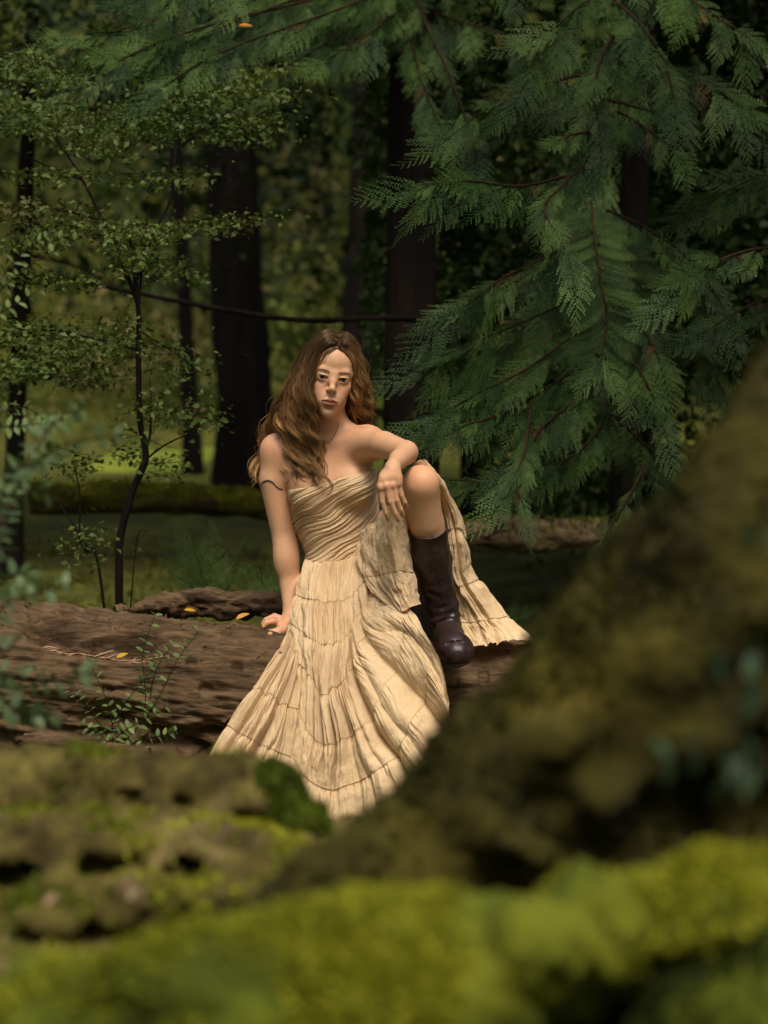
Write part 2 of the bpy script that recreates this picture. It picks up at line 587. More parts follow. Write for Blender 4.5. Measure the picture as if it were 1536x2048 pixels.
# ---- left hand hanging off the knee (back of the hand to the camera)
def finger(S, pts, r, k=0.002, k0=0.005):
    S.chain([W(*p) for p in pts], [q * 0.94 for q in r], k, k0)
def hand_left(S):
    S.cone(W(784, 944, HY + 0.005), W(772, 962, HY - 0.003), 0.0150, 0.0148, 0.016)
    S.cone(W(787, 942, HY + 0.006), W(793, 956, HY + 0.004), 0.0150, 0.0142, 0.016)
    S.cone(W(769, 958, HY), W(790, 957, HY + 0.004), 0.0165, 0.0160, 0.014)
    S.cone(W(763, 974, HY - 0.004), W(795, 968, HY + 0.004), 0.0120, 0.0115, 0.014)
    finger(S, [(763, 974, HY - 0.008), (765, 1003, HY - 0.004), (772, 1025, HY + 0.004), (777, 1040, HY + 0.014)], [0.0112, 0.0088, 0.0082, 0.0068])
    finger(S, [(774, 971, HY - 0.013), (781, 1003, HY - 0.010), (790, 1026, HY + 0.002), (797, 1041, HY + 0.014)], [0.0114, 0.0090, 0.0084, 0.0070])
    finger(S, [(786, 969, HY - 0.008), (793, 1000, HY - 0.004), (801, 1019, HY + 0.008), (806, 1031, HY + 0.020)], [0.0108, 0.0086, 0.0080, 0.0068])
    finger(S, [(796, 966, HY + 0.001), (803, 990, HY + 0.006), (809, 1004, HY + 0.014), (813, 1013, HY + 0.024)], [0.0098, 0.0078, 0.0072, 0.0062])
    for p in ((762, 975, HY - 0.016), (773, 972, HY - 0.020), (786, 970, HY - 0.016), (796, 967, HY - 0.006)):
        S.ell(W(*p), (0.0045, 0.0040, 0.0060), None, 0.010)
    # thumb, behind the palm
    S.chain([W(770, 950, HY + 0.016), W(762, 972, HY + 0.034), W(766, 994, HY + 0.040), W(772, 1008, HY + 0.042)], [0.0150, 0.0112, 0.0095, 0.0080], 0.008, 0.012)
hand_left(BODY)
# ---- right hand flat on the log, fingers towards the picture's left
RW = RA[-1]
def hand_right(S):
    S.cone(RW, W(566, 1250, 7.05), 0.0215, 0.0185, 0.02)
    S.cone(RW + np.array([0, -0.02, -0.008]), W(564, 1258, 7.01), 0.0190, 0.0150, 0.02)
    S.cone(W(566, 1247, 7.07), W(562, 1256, 7.01), 0.0165, 0.0150, 0.015)
    # index, middle, ring, little: knuckles arched
    finger(S, [(560, 1246, 7.015), (546, 1243, 6.995), (533, 1246, 6.985), (527, 1253, 6.982)], [0.0115, 0.0092, 0.0085, 0.0072])
    finger(S, [(560, 1241, 7.045), (545, 1236, 7.035), (532, 1240, 7.03), (526, 1247, 7.03)], [0.0115, 0.0092, 0.0085, 0.0072])
    finger(S, [(562, 1238, 7.070), (549, 1232, 7.075), (538, 1237, 7.075), (533, 1243, 7.075)], [0.0110, 0.0090, 0.0082, 0.0070])
    finger(S, [(566, 1238, 7.09), (556, 1234, 7.105), (548, 1238, 7.11), (544, 1242, 7.112)], [0.0100, 0.0080, 0.0072, 0.0062])
    # thumb in front
    S.chain([W(570, 1259, 6.995), W(553, 1266, 6.965), W(539, 1268, 6.955), W(530, 1270, 6.95)], [0.0165, 0.0128, 0.0112, 0.0090], 0.010, 0.015)
hand_right(BODY)
head_prims(BODY)

def hand_box(c, r): return (np.asarray(c) - r, np.asarray(c) + r)
vb, fb = BODY.mesh((-0.42, 6.40, 0.36), (0.25, 7.26, 1.20), 0.0030, wide=1.0)
vb = relax(vb, fb, 30)
boxes = []
hl, hh = HEAD_O + np.array([-0.105, -0.14, -0.155]), HEAD_O + np.array([0.115, 0.145, 0.15])
boxes.append((hl, hh, 0.00120))
c1 = W(787, 978, HY + 0.01); boxes.append((c1 + np.array([-0.055, -0.05, -0.10]), c1 + np.array([0.055, 0.075, 0.075]), 0.0014))
c2 = W(552, 1248, 7.03); boxes.append((c2 + np.array([-0.06, -0.11, -0.055]), c2 + np.array([0.06, 0.11, 0.055]), 0.0014))
def inside(P, lo, hi, m): return ((P > lo + m) & (P < hi - m)).all(1)
keep = np.ones(len(vb), bool)
for lo, hi, h in boxes: keep &= ~inside(vb, lo, hi, 0.0065)
# drop what no view can reach: the trunk inside the dress
vb, fb = clip_mesh(vb, fb, keep)
BM = MB(); BM.add(vb, fb)
for lo, hi, h in boxes:
    v, f = BODY.mesh(lo, hi, h, wide=0.3)
    if h < 0.0013: v = relax(v, f, 2, 0.4)
    if h > 0.0013: v = relax(v, f, 8)
    v, f = clip_mesh(v, f, inside(v, lo, hi, 0.003))
    BM.add(v, f)
VB, FB, _ = BM.arrays(); FB = FB[0]

# ---- skin colours: lips, brows, blush, nails' warmth
SKIN = np.array([0.61, 0.35, 0.20])
def sstep(a, b, x): t = np.clip((x - a) / (b - a), 0, 1); return t * t * (3 - 2 * t)
L = HL(VB)
C = np.tile(SKIN, (len(VB), 1))
C *= (1 + 0.05 * fbm(VB * 45, 3)[:, None])
hd = (L[:, 2] > -125) & (np.abs(L[:, 0]) < 90) & (np.abs(L[:, 1]) < 130)
def mixcol(mask, col):
    global C
    mk = (mask * hd)[:, None]
    C = C * (1 - mk) + np.asarray(col) * mk
x, y, z = L[:, 0], L[:, 1], L[:, 2]
front = sstep(-40, -60, y)
for s in (-1, 1):
    bl = np.exp(-(((x - s * 42) / 20) ** 2 + ((z + 30) / 17) ** 2)) * front
    mixcol(0.55 * bl, (0.56, 0.24, 0.16))
    so = np.exp(-(((x - s * 29) / 17) ** 2 + ((z + 3) / 12) ** 2)) * front
    mixcol(0.10 * so, (0.36, 0.19, 0.12))  # eye-socket shading put into the skin colour
nz = np.exp(-((x / 13) ** 2 + ((z + 31) / 12) ** 2)) * sstep(-88, -98, y)
mixcol(0.3 * nz, (0.58, 0.28, 0.19))
# warmer joints, uneven tone, nails
def tint(mask, col):
    global C
    C = C * (1 - mask[:, None]) + np.asarray(col) * mask[:, None]
blot = fbm(VB * 14, 3, 91)
tint(np.clip(0.30 * blot, 0, 0.3), (0.60, 0.27, 0.15))
tint(np.clip(-0.22 * fbm(VB * 9, 3, 95), 0, 0.25), (0.66, 0.42, 0.25))
for c_, r_, a_ in ((KN + np.array([0, -0.03, 0.01]), 0.05, 0.38), (EL + np.array([0.02, 0, -0.01]), 0.04, 0.4), (W(780, 970, HY - 0.01), 0.035, 0.3), (W(552, 1248, 7.03), 0.06, 0.35), (SH_R + np.array([0, -0.02, 0.04]), 0.05, 0.2), (SH_L + np.array([0, -0.02, 0.04]), 0.05, 0.2)):
    tint(a_ * np.exp(-((VB - c_) ** 2).sum(1) / r_ ** 2), (0.60, 0.255, 0.15))
fk = vnoise(VB * 260, 55); tint(0.14 * sstep(0.72, 0.85, fk), (0.33, 0.16, 0.08))
# lips
ax_ = np.abs(x)
top = -59.2 - np.where(ax_ < 4, (4 - ax_) * 0.35, 0) - np.clip(ax_ - 6, 0, 99) * 0.42
bot = -83.2 + np.clip(ax_ - 5, 0, 99) ** 1.3 * 0.27
lip = sstep(top + 1.0, top - 1.0, z) * sstep(bot - 1.2, bot + 1.2, z) * sstep(27.5, 24.0, ax_) * sstep(-74, -78, y)
mixcol(0.93 * lip, (0.16, 0.022, 0.020))
mixcol(0.7 * lip * np.exp(-((z + 68.8) / 1.3) ** 2) * sstep(25, 16, ax_), (0.05, 0.010, 0.009))
# brows
for s in (-1, 1):
    t = (s * x - 11) / 40
    cz = 14.6 + 5.0 * np.sin(np.clip(t, 0, 1) * 2.2) - 2.5 * np.clip(t, 0, 1) ** 2
    hw = 4.4 * (1 - 0.75 * np.clip(t, 0, 1) ** 1.6)
    bw = sstep(0, 0.08, t) * sstep(1.05, 0.9, t) * np.exp(-((z - cz) / hw) ** 4) * front
    mixcol(bw * (0.88 + 0.12 * vnoise(L * 0.9)), (0.040, 0.020, 0.010))
# lash lines
for (ex, ey, ez) in EYES:
    s = 1 if ex > 0 else -1
    dx = (x - ex); zz = (z - ez + 1.0) - s * dx * 0.087
    rr = np.sqrt((dx / 17.0) ** 2 + (zz / 5.5) ** 2)
    up = sstep(14.8, 11.5, np.abs(dx)) * np.exp(-((rr - 1.03) / 0.16) ** 2) * sstep(-0.5, 0.8, zz) * (y < -70)
    mixcol(0.92 * up, (0.02, 0.011, 0.008))
    lo_ = sstep(14.8, 11.5, np.abs(dx)) * np.exp(-((rr - 0.98) / 0.22) ** 2) * sstep(0.5, -0.8, zz) * (y < -70)
    mixcol(0.75 * lo_, (0.15, 0.07, 0.045))
# nails
for p_ in ((777, 1040, HY + 0.010), (797, 1041, HY + 0.010), (806, 1031, HY + 0.016), (813, 1013, HY + 0.020)):
    q_ = W(*p_) + np.array([0, -0.006, 0.001])
    tint(0.85 * sstep(0.0075, 0.0055, np.linalg.norm((VB - q_) * np.array([1.15, 1, 0.8]), axis=1)), (0.36, 0.15, 0.11))
def skin_material():
    m, nt, b, out = new_mat('skin')
    a = node(nt, 'ShaderNodeVertexColor', layer_name='Col')
    n = tex_noise(nt, 260, 2)
    c = mixc(nt, 0.10, a.outputs[0], ramp(nt, n, [(0.3, (0.42, 0.22, 0.13)), (0.7, (0.68, 0.42, 0.28))]))
    nt.links.new(c, b.inputs['Base Color'])
    b.inputs['Roughness'].default_value = 0.50
    b.inputs['Specular IOR Level'].default_value = 0.32
    b.inputs['Subsurface Weight'].default_value = 0.12
    b.inputs['Subsurface Radius'].default_value = (1.0, 0.36, 0.2)
    b.inputs['Subsurface Scale'].default_value = 0.006
    bump(nt, b, tex_noise(nt, 900, 2), 0.08, 0.001)
    return m
M_SKIN = skin_material()
PERSON_O = W(690, 1225, 7.05)
person = empty('person', V3(PERSON_O))
tag(person, 'woman with long wavy brown hair in strapless cream dress and dark boots on the log', 'person')
body = obj_np('body', VB, FB, M_SKIN, person, PERSON_O, True, C)

# ---- eyes
def eye_mesh(c):
    n, mring = 24, 20
    fw = HEAD_R @ np.array([0, -1, 0.0])
    gaze = np.array([0, 0, CAM_H]) - c; gaze /= np.linalg.norm(gaze)
    gaze = gaze * 0.85 + fw * 0.15; gaze /= np.linalg.norm(gaze)
    u = np.cross(gaze, [0, 0, 1.0]); u /= np.linalg.norm(u); v = np.cross(u, gaze)
    th = np.linspace(0, math.pi, mring); th = math.pi * (np.linspace(0, 1, mring) ** 1.5)
    a = np.linspace(0, 2 * np.pi, n, endpoint=False)
    T, A = np.meshgrid(th, a, indexing='ij')
    Rr = EYE_R * HS * np.where(T < 0.45, 1.0 + 0.03 * np.cos(T / 0.45 * math.pi / 2), 1.0)
    P = c + Rr[..., None] * (np.cos(T)[..., None] * gaze + np.sin(T)[..., None] * (np.cos(A)[..., None] * u + np.sin(A)[..., None] * v))
    col = np.zeros((mring, n, 3))
    col[:] = (0.42, 0.33, 0.28)
    ir = T < 0.56; col[ir] = (0.022, 0.011, 0.006)
    col[(T >= 0.48) & (T < 0.58)] = (0.018, 0.010, 0.008)
    col[T < 0.24] = (0.003, 0.003, 0.003)
    f = grid_faces(mring, n)
    i = np.arange(mring - 1) * n
    f2 = np.stack([i + n - 1, i + 2 * n - 1, i + n, i], -1)
    return P.reshape(-1, 3), [f, f2], col.reshape(-1, 3)
m, nt, b, out = new_mat('eye')
a = node(nt, 'ShaderNodeVertexColor', layer_name='Col')
nt.links.new(a.outputs[0], b.inputs['Base Color'])
b.inputs['Roughness'].default_value = 0.06
M_EYE = m
for ec in EYES:
    v, f, col = eye_mesh(H(*ec))
    obj_np('eye', v, f, M_EYE, body, PERSON_O, True, col)
# ================================================================ dress
def cloth_material():
    m, nt, b, out = new_mat('cream_gauze')
    n1 = tex_noise(nt, 9, 4)
    n2 = tex_noise(nt, 700, 2, stretch=(1, 1, 0.25))
    c = ramp(nt, n1, [(0.25, (0.66, 0.47, 0.26)), (0.55, (0.76, 0.575, 0.345)), (0.8, (0.80, 0.63, 0.41))])
    c = mixc(nt, 0.16, c, ramp(nt, n2, [(0.3, (0.40, 0.26, 0.13)), (0.7, (0.80, 0.62, 0.38))]))
    nt.links.new(c, b.inputs['Base Color'])
    b.inputs['Roughness'].default_value = 0.85
    b.inputs['Specular IOR Level'].default_value = 0.2
    b.inputs['Sheen Weight'].default_value = 0.15
    bm = nt.nodes.new('ShaderNodeBump'); bm.inputs['Strength'].default_value = 0.35; bm.inputs['Distance'].default_value = 0.002
    nt.links.new(n2, bm.inputs['Height'])
    bm2 = nt.nodes.new('ShaderNodeBump'); bm2.inputs['Strength'].default_value = 0.35; bm2.inputs['Distance'].default_value = 0.006
    nt.links.new(tex_noise(nt, 75, 4, 0.6), bm2.inputs['Height'])
    nt.links.new(bm.outputs[0], bm2.inputs['Normal'])
    nt.links.new(bm2.outputs[0], b.inputs['Normal'])
    tr = nt.nodes.new('ShaderNodeBsdfTranslucent')
    nt.links.new(mixc(nt, 1.0, c, (1.0, 0.85, 0.62), 'MULTIPLY'), tr.inputs['Color'])
    mx = nt.nodes.new('ShaderNodeMixShader'); mx.inputs[0].default_value = 0.22
    nt.links.new(b.outputs[0], mx.inputs[1]); nt.links.new(tr.outputs[0], mx.inputs[2])
    nt.links.new(mx.outputs[0], out.inputs['Surface'])
    return m
M_CLOTH = cloth_material()
m, nt, b, out = new_mat('seam_thread')
nt.links.new(ramp(nt, tex_noise(nt, 300, 2), [(0.3, (0.44, 0.29, 0.15)), (0.7, (0.62, 0.43, 0.24))]), b.inputs['Base Color'])
b.inputs['Roughness'].default_value = 0.9
M_SEAM = m

def normals_grid(P):
    du = np.gradient(P, axis=0); dv = np.gradient(P, axis=1)
    N = np.cross(du, dv); N /= np.linalg.norm(N, axis=-1, keepdims=True) + 1e-12
    return N

def sheet(name, P, parent, mat=None, thick=0.0016):
    nu, nv, _ = P.shape
    N = normals_grid(P)
    o = obj_np(name, P.reshape(-1, 3), grid_faces(nu, nv), mat or M_CLOTH, parent, PERSON_O)
    return o

def smooth_rand(n, knots, rng, amp=1.0):
    return spline(np.stack([rng.normal(0, amp, knots)] * 3, 1), n)[:, 0]

def ridge(x):
    """cloth-like fold profile: rounded crest, narrow valley"""
    s = np.sin(x)
    return 1 - 2 * np.abs(np.sin(x / 2)) ** 0.0 * 0 + np.where(s > 0, s ** 0.8 * 1.0, -np.abs(s) ** 1.5) - 1

# ---- dress root part
BOD_AX0, BOD_AX1 = W(690, 1160, 7.10), W(655, 930, 7.09)
def bodice():
    nth, nv = 420, 260
    th = np.linspace(0, 2 * np.pi, nth, endpoint=False)
    # th=0 -> +x (picture right), th=-90deg -> camera
    front_top = spline([(-180, 985, 0), (-150, 978, 0), (-115, 970, 0), (-90, 960, 0), (-60, 948, 0), (-25, 938, 0), (10, 942, 0), (60, 960, 0), (110, 985, 0), (180, 985, 0)], 361)
    deg = (np.degrees(th) + 180) % 360 - 180
    ptop = np.interp(deg, front_top[:, 0], front_top[:, 1])
    pbot = 1122 + (1102 - 1122) * (0.5 + 0.5 * np.cos(th)) + 6 * np.sin(-th)
    v = np.linspace(0, 1, nv)
    PY = ptop[:, None] * (1 - v) + pbot[:, None] * v
    # axis point for each py
    axx = np.interp(PY, [900, 980, 1040, 1110, 1160], [652, 664, 672, 681, 692])
    A = np.zeros(PY.shape + (3,))
    zt = np.array([at(700, q, 7.09)[2] for q in (900, 1200)])
    A[..., 2] = np.interp(PY, [900, 1200], zt)
    A[..., 0] = (axx - 768) / FPX * 7.09
    A[..., 1] = 7.095
    D = np.stack([np.cos(th), np.sin(th), np.zeros(nth)], 1)[:, None, :].repeat(nv, 1)
    # march outwards to the skin
    r = np.full(PY.size, 0.03); Af = A.reshape(-1, 3); Df = D.reshape(-1, 3)
    idx = [i for i in range(12)]                    # torso primitives only
    for _ in range(26):
        d = BODY(Af + Df * r[:, None], TORSO_IDX)
        r += np.clip(-d, -0.01, 0.02)
    r = r.reshape(nth, nv)
    # smooth the radii a little
    for _ in range(6):
        r = (r + np.roll(r, 1, 0) + np.roll(r, -1, 0)) / 3
        r[:, 1:-1] = (r[:, 1:-1] + r[:, :-2] + r[:, 2:]) / 3
    # folds: lines that climb to picture right on the front; finer at the right side
    T = np.degrees(th)[:, None]; T = (T + 180) % 360 - 180
    rng = np.random.default_rng(11)
    u = (T + 90) / 90.0                              # -1 left side .. 1 right side
    ph = (PY - 1040) / 105.0
    warp = 0.22 * fbm(np.stack([u * 1.2 + 0 * ph, ph * 1.8, 0 * ph], -1), 3, 5)
    slope = 0.60 - 0.12 * ph
    w = ph + slope * u + 0.10 * u * u + warp * 0.28
    f = np.zeros_like(w)
    def cusp(x): return 2 * np.abs(np.sin(x / 2)) ** 0.75 - 1.2
    f += 0.0036 * cusp(w * 31 + 1.8 * fbm(np.stack([u * 0.9 + 0 * w, w * 1.3, 0 * w + 3], -1), 2, 8))
    f += 0.0030 * cusp(w * 71 + 2.4 * fbm(np.stack([u * 1.5 + 0 * w, w * 2.0, 0 * w + 9], -1), 2, 9))
    f += 0.0014 * cusp(w * 130 + 4.5 * fbm(np.stack([u * 2.5 + 0 * w, w * 3.0, 0 * w + 5], -1), 2, 12))
    gate = 0.55 + 0.6 * np.clip(fbm(np.stack([u * 1.5 + 0 * w, w * 4.0, 0 * w], -1), 2, 15) + 0.3, 0, 1)
    f = f * gate
    edge = np.minimum(v, 1 - v)[None, :]
    off = 0.0085 + f - 0.004 * np.exp(-(edge / 0.012) ** 2)
    P = A + D * (r + off)[..., None]
    F = grid_faces(nth, nv, close_u=True)
    return obj_np('bodice', P.reshape(-1, 3), F, M_CLOTH, dress, PERSON_O)
TORSO_IDX = list(range(0, 10))
dress = empty('dress'); dress.parent = person

# ---- skirt
def gather(P, seams_v, folds, rng, gather_n, amp_big=0.014, amp_g=0.0035, puff=0.006, phase_scale=1.0, big_pow=0.6, skew=0.0, cr=0.0036):
    """add falling folds, tier gathers and puffs to a dense sheet P[v(down), u(across)]"""
    nv, nu, _ = P.shape
    N = normals_grid(P)
    v = np.linspace(0, 1, nv)[:, None]; u = np.linspace(0, 1, nu)[None, :]
    UV = np.stack([u + 0 * v, v + 0 * u, 0 * u + 0 * v], -1)
    x = u * folds * 2 * np.pi + 4.0 * fbm(UV * np.array([2.6, 1.0, 1]), 3, rng.integers(99)) + skew * v * 6
    def cusp(q): return 2 * np.abs(np.sin(q / 2)) ** 0.8 - 1.2
    big = 1.15 * cusp(x) + 0.45 * cusp(2.3 * x + 1.3 + 3 * fbm(UV * np.array([4.0, 1.3, 1]), 2, rng.integers(99)))
    env = np.clip(0.25 + v ** big_pow, 0, 1.1) * (0.7 + 0.6 * fbm(UV * np.array([2.0, 2.0, 1]), 2, rng.integers(99)))
    d = amp_big * big * env
    sv = [0] + list(seams_v) + [1.0]
    for k in range(len(sv) - 1):
        t = np.clip((v - sv[k]) / (sv[k + 1] - sv[k]), 0, 1)
        m = ((v >= sv[k]) & (v < sv[k + 1] + (1e-6 if k == len(sv) - 2 else 0))).astype(float)
        g = gather_n * (1 + 0.18 * k)
        y = u * g * 2 * np.pi + 3.5 * fbm(np.stack([u * 5 + 0 * t, t * 1.2 + 7 * k + 0 * u, 0 * t + 0 * u], -1), 2, 40 + k)
        gg = 1.1 * cusp(y) + 0.6 * np.sin(1.7 * y + k) + 0.4 * np.sin(2.9 * y + 2 * k)
        fall = (0.22 + 0.78 * np.exp(-t * 3.2)) * np.clip(0.75 + 0.9 * fbm(np.stack([u * 6 + 0 * t, t * 1.0 + 5 * k + 0 * u, 0 * t + 0 * u], -1), 2, 60 + k), 0.15, 1.5)
        d = d + m * (amp_g * gg * fall * (0.3 + 0.7 * sstep(0, 0.10, t)) + puff * (sstep(0, 0.22, t) - 0.55 * t))
    d = d + cr * fbm(UV * np.array([nu / 18.0, nv / 26.0, 1]), 3, 77)
    return P + N * d[..., None], N

def seam_line(P, N, vi, parent, r=0.0006, off=0.0001):
    row = P[vi] + N[vi] * off
    row = row[::2]
    v, f = tube(row, r * (0.8 + 0.5 * np.abs(vnoise(row * 240))), 4, False)
    return obj_np('seam', v, f, M_SEAM, parent, PERSON_O)

def panel(name, G, seams, folds, gn, res=(420, 420), seed=1, flip=False, **kw):
    Gw = np.array([[at(*c) for c in row] for row in G])
    P = spline_grid(Gw, *res)
    if flip: P = P[:, ::-1]
    rng = np.random.default_rng(seed)
    P, N = gather(P, seams, folds, rng, gn, **kw)
    o = sheet(name, P, dress)
    for s in seams:
        seam_line(P, N, int(s * (res[0] - 1)), o)
    return o, P
TORSO_IDX = list(range(0, 8))
bodice()
def G(rows_xy, rows_y):
    return [[(x, y, Y) for (x, y), Y in zip(r, ry)] for r, ry in zip(rows_xy, rows_y)]
main_cols = [
 [(612,1120),(594,1190),(583,1245),(586,1310),(598,1400),(585,1480),(560,1610)],
 [(635,1124),(622,1200),(618,1275),(622,1350),(615,1460),(600,1540),(585,1650)],
 [(660,1124),(652,1205),(650,1290),(645,1390),(650,1490),(645,1575),(640,1680)],
 [(685,1120),(680,1203),(680,1284),(671,1375),(691,1477),(691,1573),(690,1685)],
 [(708,1114),(702,1195),(700,1265),(698,1346),(742,1436),(789,1514),(815,1580)],
 [(725,1108),(722,1175),(726,1215),(733,1257),(796,1311),(850,1382),(894,1450)],
 [(742,1098),(745,1150),(752,1178),(762,1195),(815,1215),(870,1285),(903,1390)]]
main_Y = [
 [7.06,6.99,6.93,6.84,6.74,6.70,6.68],
 [7.01,6.90,6.80,6.74,6.68,6.65,6.62],
 [6.99,6.87,6.76,6.70,6.65,6.62,6.59],
 [6.985,6.86,6.74,6.68,6.64,6.61,6.58],
 [6.985,6.86,6.76,6.70,6.63,6.58,6.55],
 [6.99,6.87,6.80,6.74,6.66,6.60,6.57],
 [7.0,6.90,6.86,6.80,6.70,6.62,6.58]]
Gm = [[(main_cols[c][r][0], main_cols[c][r][1], main_Y[c][r]) for c in range(7)] for r in range(7)]
panel('skirt_front', Gm, [i / 6 for i in range(1, 6)], 8.0, 28, res=(520, 560), seed=3, amp_big=0.023, amp_g=0.0030, puff=0.006)
Gl = G([[(588,1225),(594,1235),(602,1250),(612,1260)],
        [(563,1298),(578,1302),(592,1308),(608,1315)],
        [(505,1375),(530,1388),(560,1405),(595,1420)],
        [(455,1450),(490,1472),(535,1495),(585,1515)],
        [(415,1518),(455,1548),(510,1575),(565,1595)],
        [(385,1590),(430,1625),(490,1650),(550,1660)]],
       [[7.0,6.97,6.94,6.90],[6.86,6.84,6.82,6.80],[6.74,6.72,6.71,6.72],[6.71,6.68,6.67,6.69],[6.69,6.66,6.65,6.67],[6.67,6.64,6.63,6.65]])
panel('skirt_side', Gl, [0.2, 0.4, 0.6, 0.8], 3.2, 13, res=(300, 260), seed=5, amp_big=0.020, amp_g=0.0032, puff=0.006)
Gf = G([[(722,1062),(752,1040),(790,1018),(812,1035)],
        [(716,1102),(752,1092),(790,1080),(817,1088)],
        [(724,1146),(762,1140),(798,1132),(826,1138)],
        [(750,1186),(784,1180),(808,1174),(834,1178)],
        [(793,1218),(809,1223),(822,1214),(841,1208)]],
       [[6.95,6.82,6.71,6.80],[6.93,6.82,6.72,6.82],[6.88,6.79,6.72,6.82],[6.82,6.75,6.71,6.80],[6.74,6.70,6.70,6.78]])
panel('skirt_flap', Gf, [0.55], 2.6, 9, res=(220, 200), seed=8, amp_big=0.007, amp_g=0.003, puff=0.003)
Gb = G([[(822,932),(834,922),(846,920),(858,932)],
        [(850,965),(868,960),(880,966),(890,986)],
        [(864,1035),(888,1024),(906,1018),(924,1046)],
        [(868,1100),(898,1095),(920,1090),(937,1108)],
        [(880,1150),(905,1150),(925,1150),(948,1142)],
        [(890,1200),(920,1205),(955,1200),(988,1193)],
        [(900,1240),(935,1250),(985,1245),(1028,1236)],
        [(915,1282),(950,1293),(1005,1285),(1078,1277)]],
       [[6.78,6.76,6.76,6.80],[6.86,6.80,6.79,6.86],[6.98,6.88,6.85,6.93],[7.0,6.90,6.88,6.96],[7.0,6.92,6.90,6.98],[7.0,6.93,6.91,6.98],[7.0,6.92,6.90,6.97],[6.98,6.86,6.86,6.94]])
panel('skirt_back', Gb, [0.36, 0.62, 0.84], 3.0, 13, res=(360, 240), seed=12, amp_big=0.014, amp_g=0.0036, puff=0.007, cr=0.004)

# ================================================================ boot
m, nt, b, out = new_mat('dark_leather')
n = tex_noise(nt, 22, 5, 0.6)
nt.links.new(ramp(nt, n, [(0.3, (0.012, 0.006, 0.007)), (0.62, (0.028, 0.015, 0.015)), (0.8, (0.05, 0.03, 0.028))]), b.inputs['Base Color'])
rr = ramp(nt, tex_noise(nt, 14, 4), [(0.3, (0.34,) * 3), (0.7, (0.52,) * 3)])
nt.links.new(rr, b.inputs['Roughness'])
b.inputs['Specular IOR Level'].default_value = 0.5
bump(nt, b, tex_noise(nt, 120, 5, 0.7), 0.25, 0.002)
M_BOOT = m
m, nt, b, out = new_mat('boot_sole')
nt.links.new(ramp(nt, tex_noise(nt, 80, 3), [(0.3, (0.018, 0.014, 0.012)), (0.7, (0.045, 0.036, 0.03))]), b.inputs['Base Color'])
b.inputs['Roughness'].default_value = 0.7
M_SOLE = m
def boot_sdf(grow=0.0):
    S = SDF(); g = grow
    if not grow:
        S.chain([W(855, 1040, 6.805), W(862, 1110, 6.84), W(873, 1170, 6.87), W(885, 1215, 6.89), W(892, 1245, 6.90)], [0.0545, 0.0525, 0.0475, 0.0435, 0.0405], 0.006)
        S.ell(W(884, 1212, 6.895), (0.048, 0.050, 0.022), roty(-8), 0.012)       # ankle slouch
        S.ell(W(890, 1236, 6.89), (0.045, 0.050, 0.016), roty(-14), 0.010)
        S.ell(W(876, 1176, 6.88), (0.049, 0.050, 0.020), roty(10), 0.012)
    else:
        S.cone(W(894, 1262, 6.93), W(894, 1263, 6.93), 0.036 + g, 0.036 + g, 0.01)
    S.cone(W(894, 1258, 6.925), W(899, 1276, 6.83), 0.039 + g, 0.039 + g, 0.02)
    S.cone(W(899, 1272, 6.83), W(910, 1294, 6.72), 0.038 + g, 0.0405 + g, 0.02)
    S.cone(W(910, 1298, 6.725), W(914, 1306, 6.685), 0.0430 + g, 0.037 + g, 0.02)
    S.cone(W(906, 1300, 6.73), W(922, 1303, 6.73), 0.034 + g, 0.034 + g, 0.02)
    return S
heel_b, toe_b = W(894, 1292, 6.94), W(914, 1333, 6.66)
sd = toe_b - heel_b; sd /= np.linalg.norm(sd)
side = np.array([1, 0, 0.06]); sn = np.cross(side, sd); sn /= np.linalg.norm(sn)
if sn[2] < 0: sn = -sn
S = boot_sdf()
for (p, q, rr_) in (((862, 1222, 6.84), (905, 1212, 6.84), 0.004), ((868, 1248, 6.85), (915, 1232, 6.84), 0.0045), ((858, 1188, 6.83), (890, 1198, 6.82), 0.004), ((893, 1288, 6.68), (936, 1282, 6.68), 0.003)):
    S.cone(W(*p), W(*q), rr_, rr_, 0.012, True)
S.half(heel_b, -sn)
ta = W(855, 1040, 6.805) - W(862, 1110, 6.84); ta /= np.linalg.norm(ta)
S.half(W(856, 1062, 6.81), ta)
bv, bf = S.mesh(W(815, 1345, 6.6) - 0.01, np.array([0.28, 7.02, 0.88]), 0.0022)
bv = relax(bv, bf, 3)
bv = bv + 0.0016 * fbm(bv * 38, 3, 21)[:, None] * np.array([0.6, -1, 0.2])
boot = obj_np('boot', bv, bf, M_BOOT, person, PERSON_O)
S = boot_sdf(0.0035); S.half(heel_b + sn * 0.004, sn); S.half(heel_b - sn * 0.012, -sn)
sv, sf = S.mesh(W(815, 1365, 6.6) - 0.01, np.array([0.30, 7.02, 0.70]), 0.0022)
sv, sf = largest(sv, sf)
obj_np('sole', sv, sf, M_SOLE, boot, PERSON_O)
rc = W(856, 1061, 6.81); e1 = np.cross(ta, [0, 1.0, 0]); e1 /= np.linalg.norm(e1); e2 = np.cross(ta, e1)
an = np.linspace(0, 2 * np.pi, 73)
rim = rc + 0.0540 * (np.cos(an)[:, None] * e1 + np.sin(an)[:, None] * e2) + np.outer(0.004 * np.cos(2 * an), ta)
v, f = tube(rim, 0.0022, 6, False)
obj_np('cuff', v, f, M_BOOT, boot, PERSON_O)
# front seam of the shaft
sp = spline([W(864, 1068, 6.755), W(870, 1110, 6.785), W(880, 1170, 6.82), W(886, 1205, 6.845)], 60)
for _ in range(12):
    d = boot_sdf()(sp); sp[:, 1] += np.clip(d, -0.01, 0.01)
v, f = tube(sp + np.array([0, -0.0006, 0]), 0.0013, 6)
obj_np('seam', v, f, M_BOOT, boot, PERSON_O)

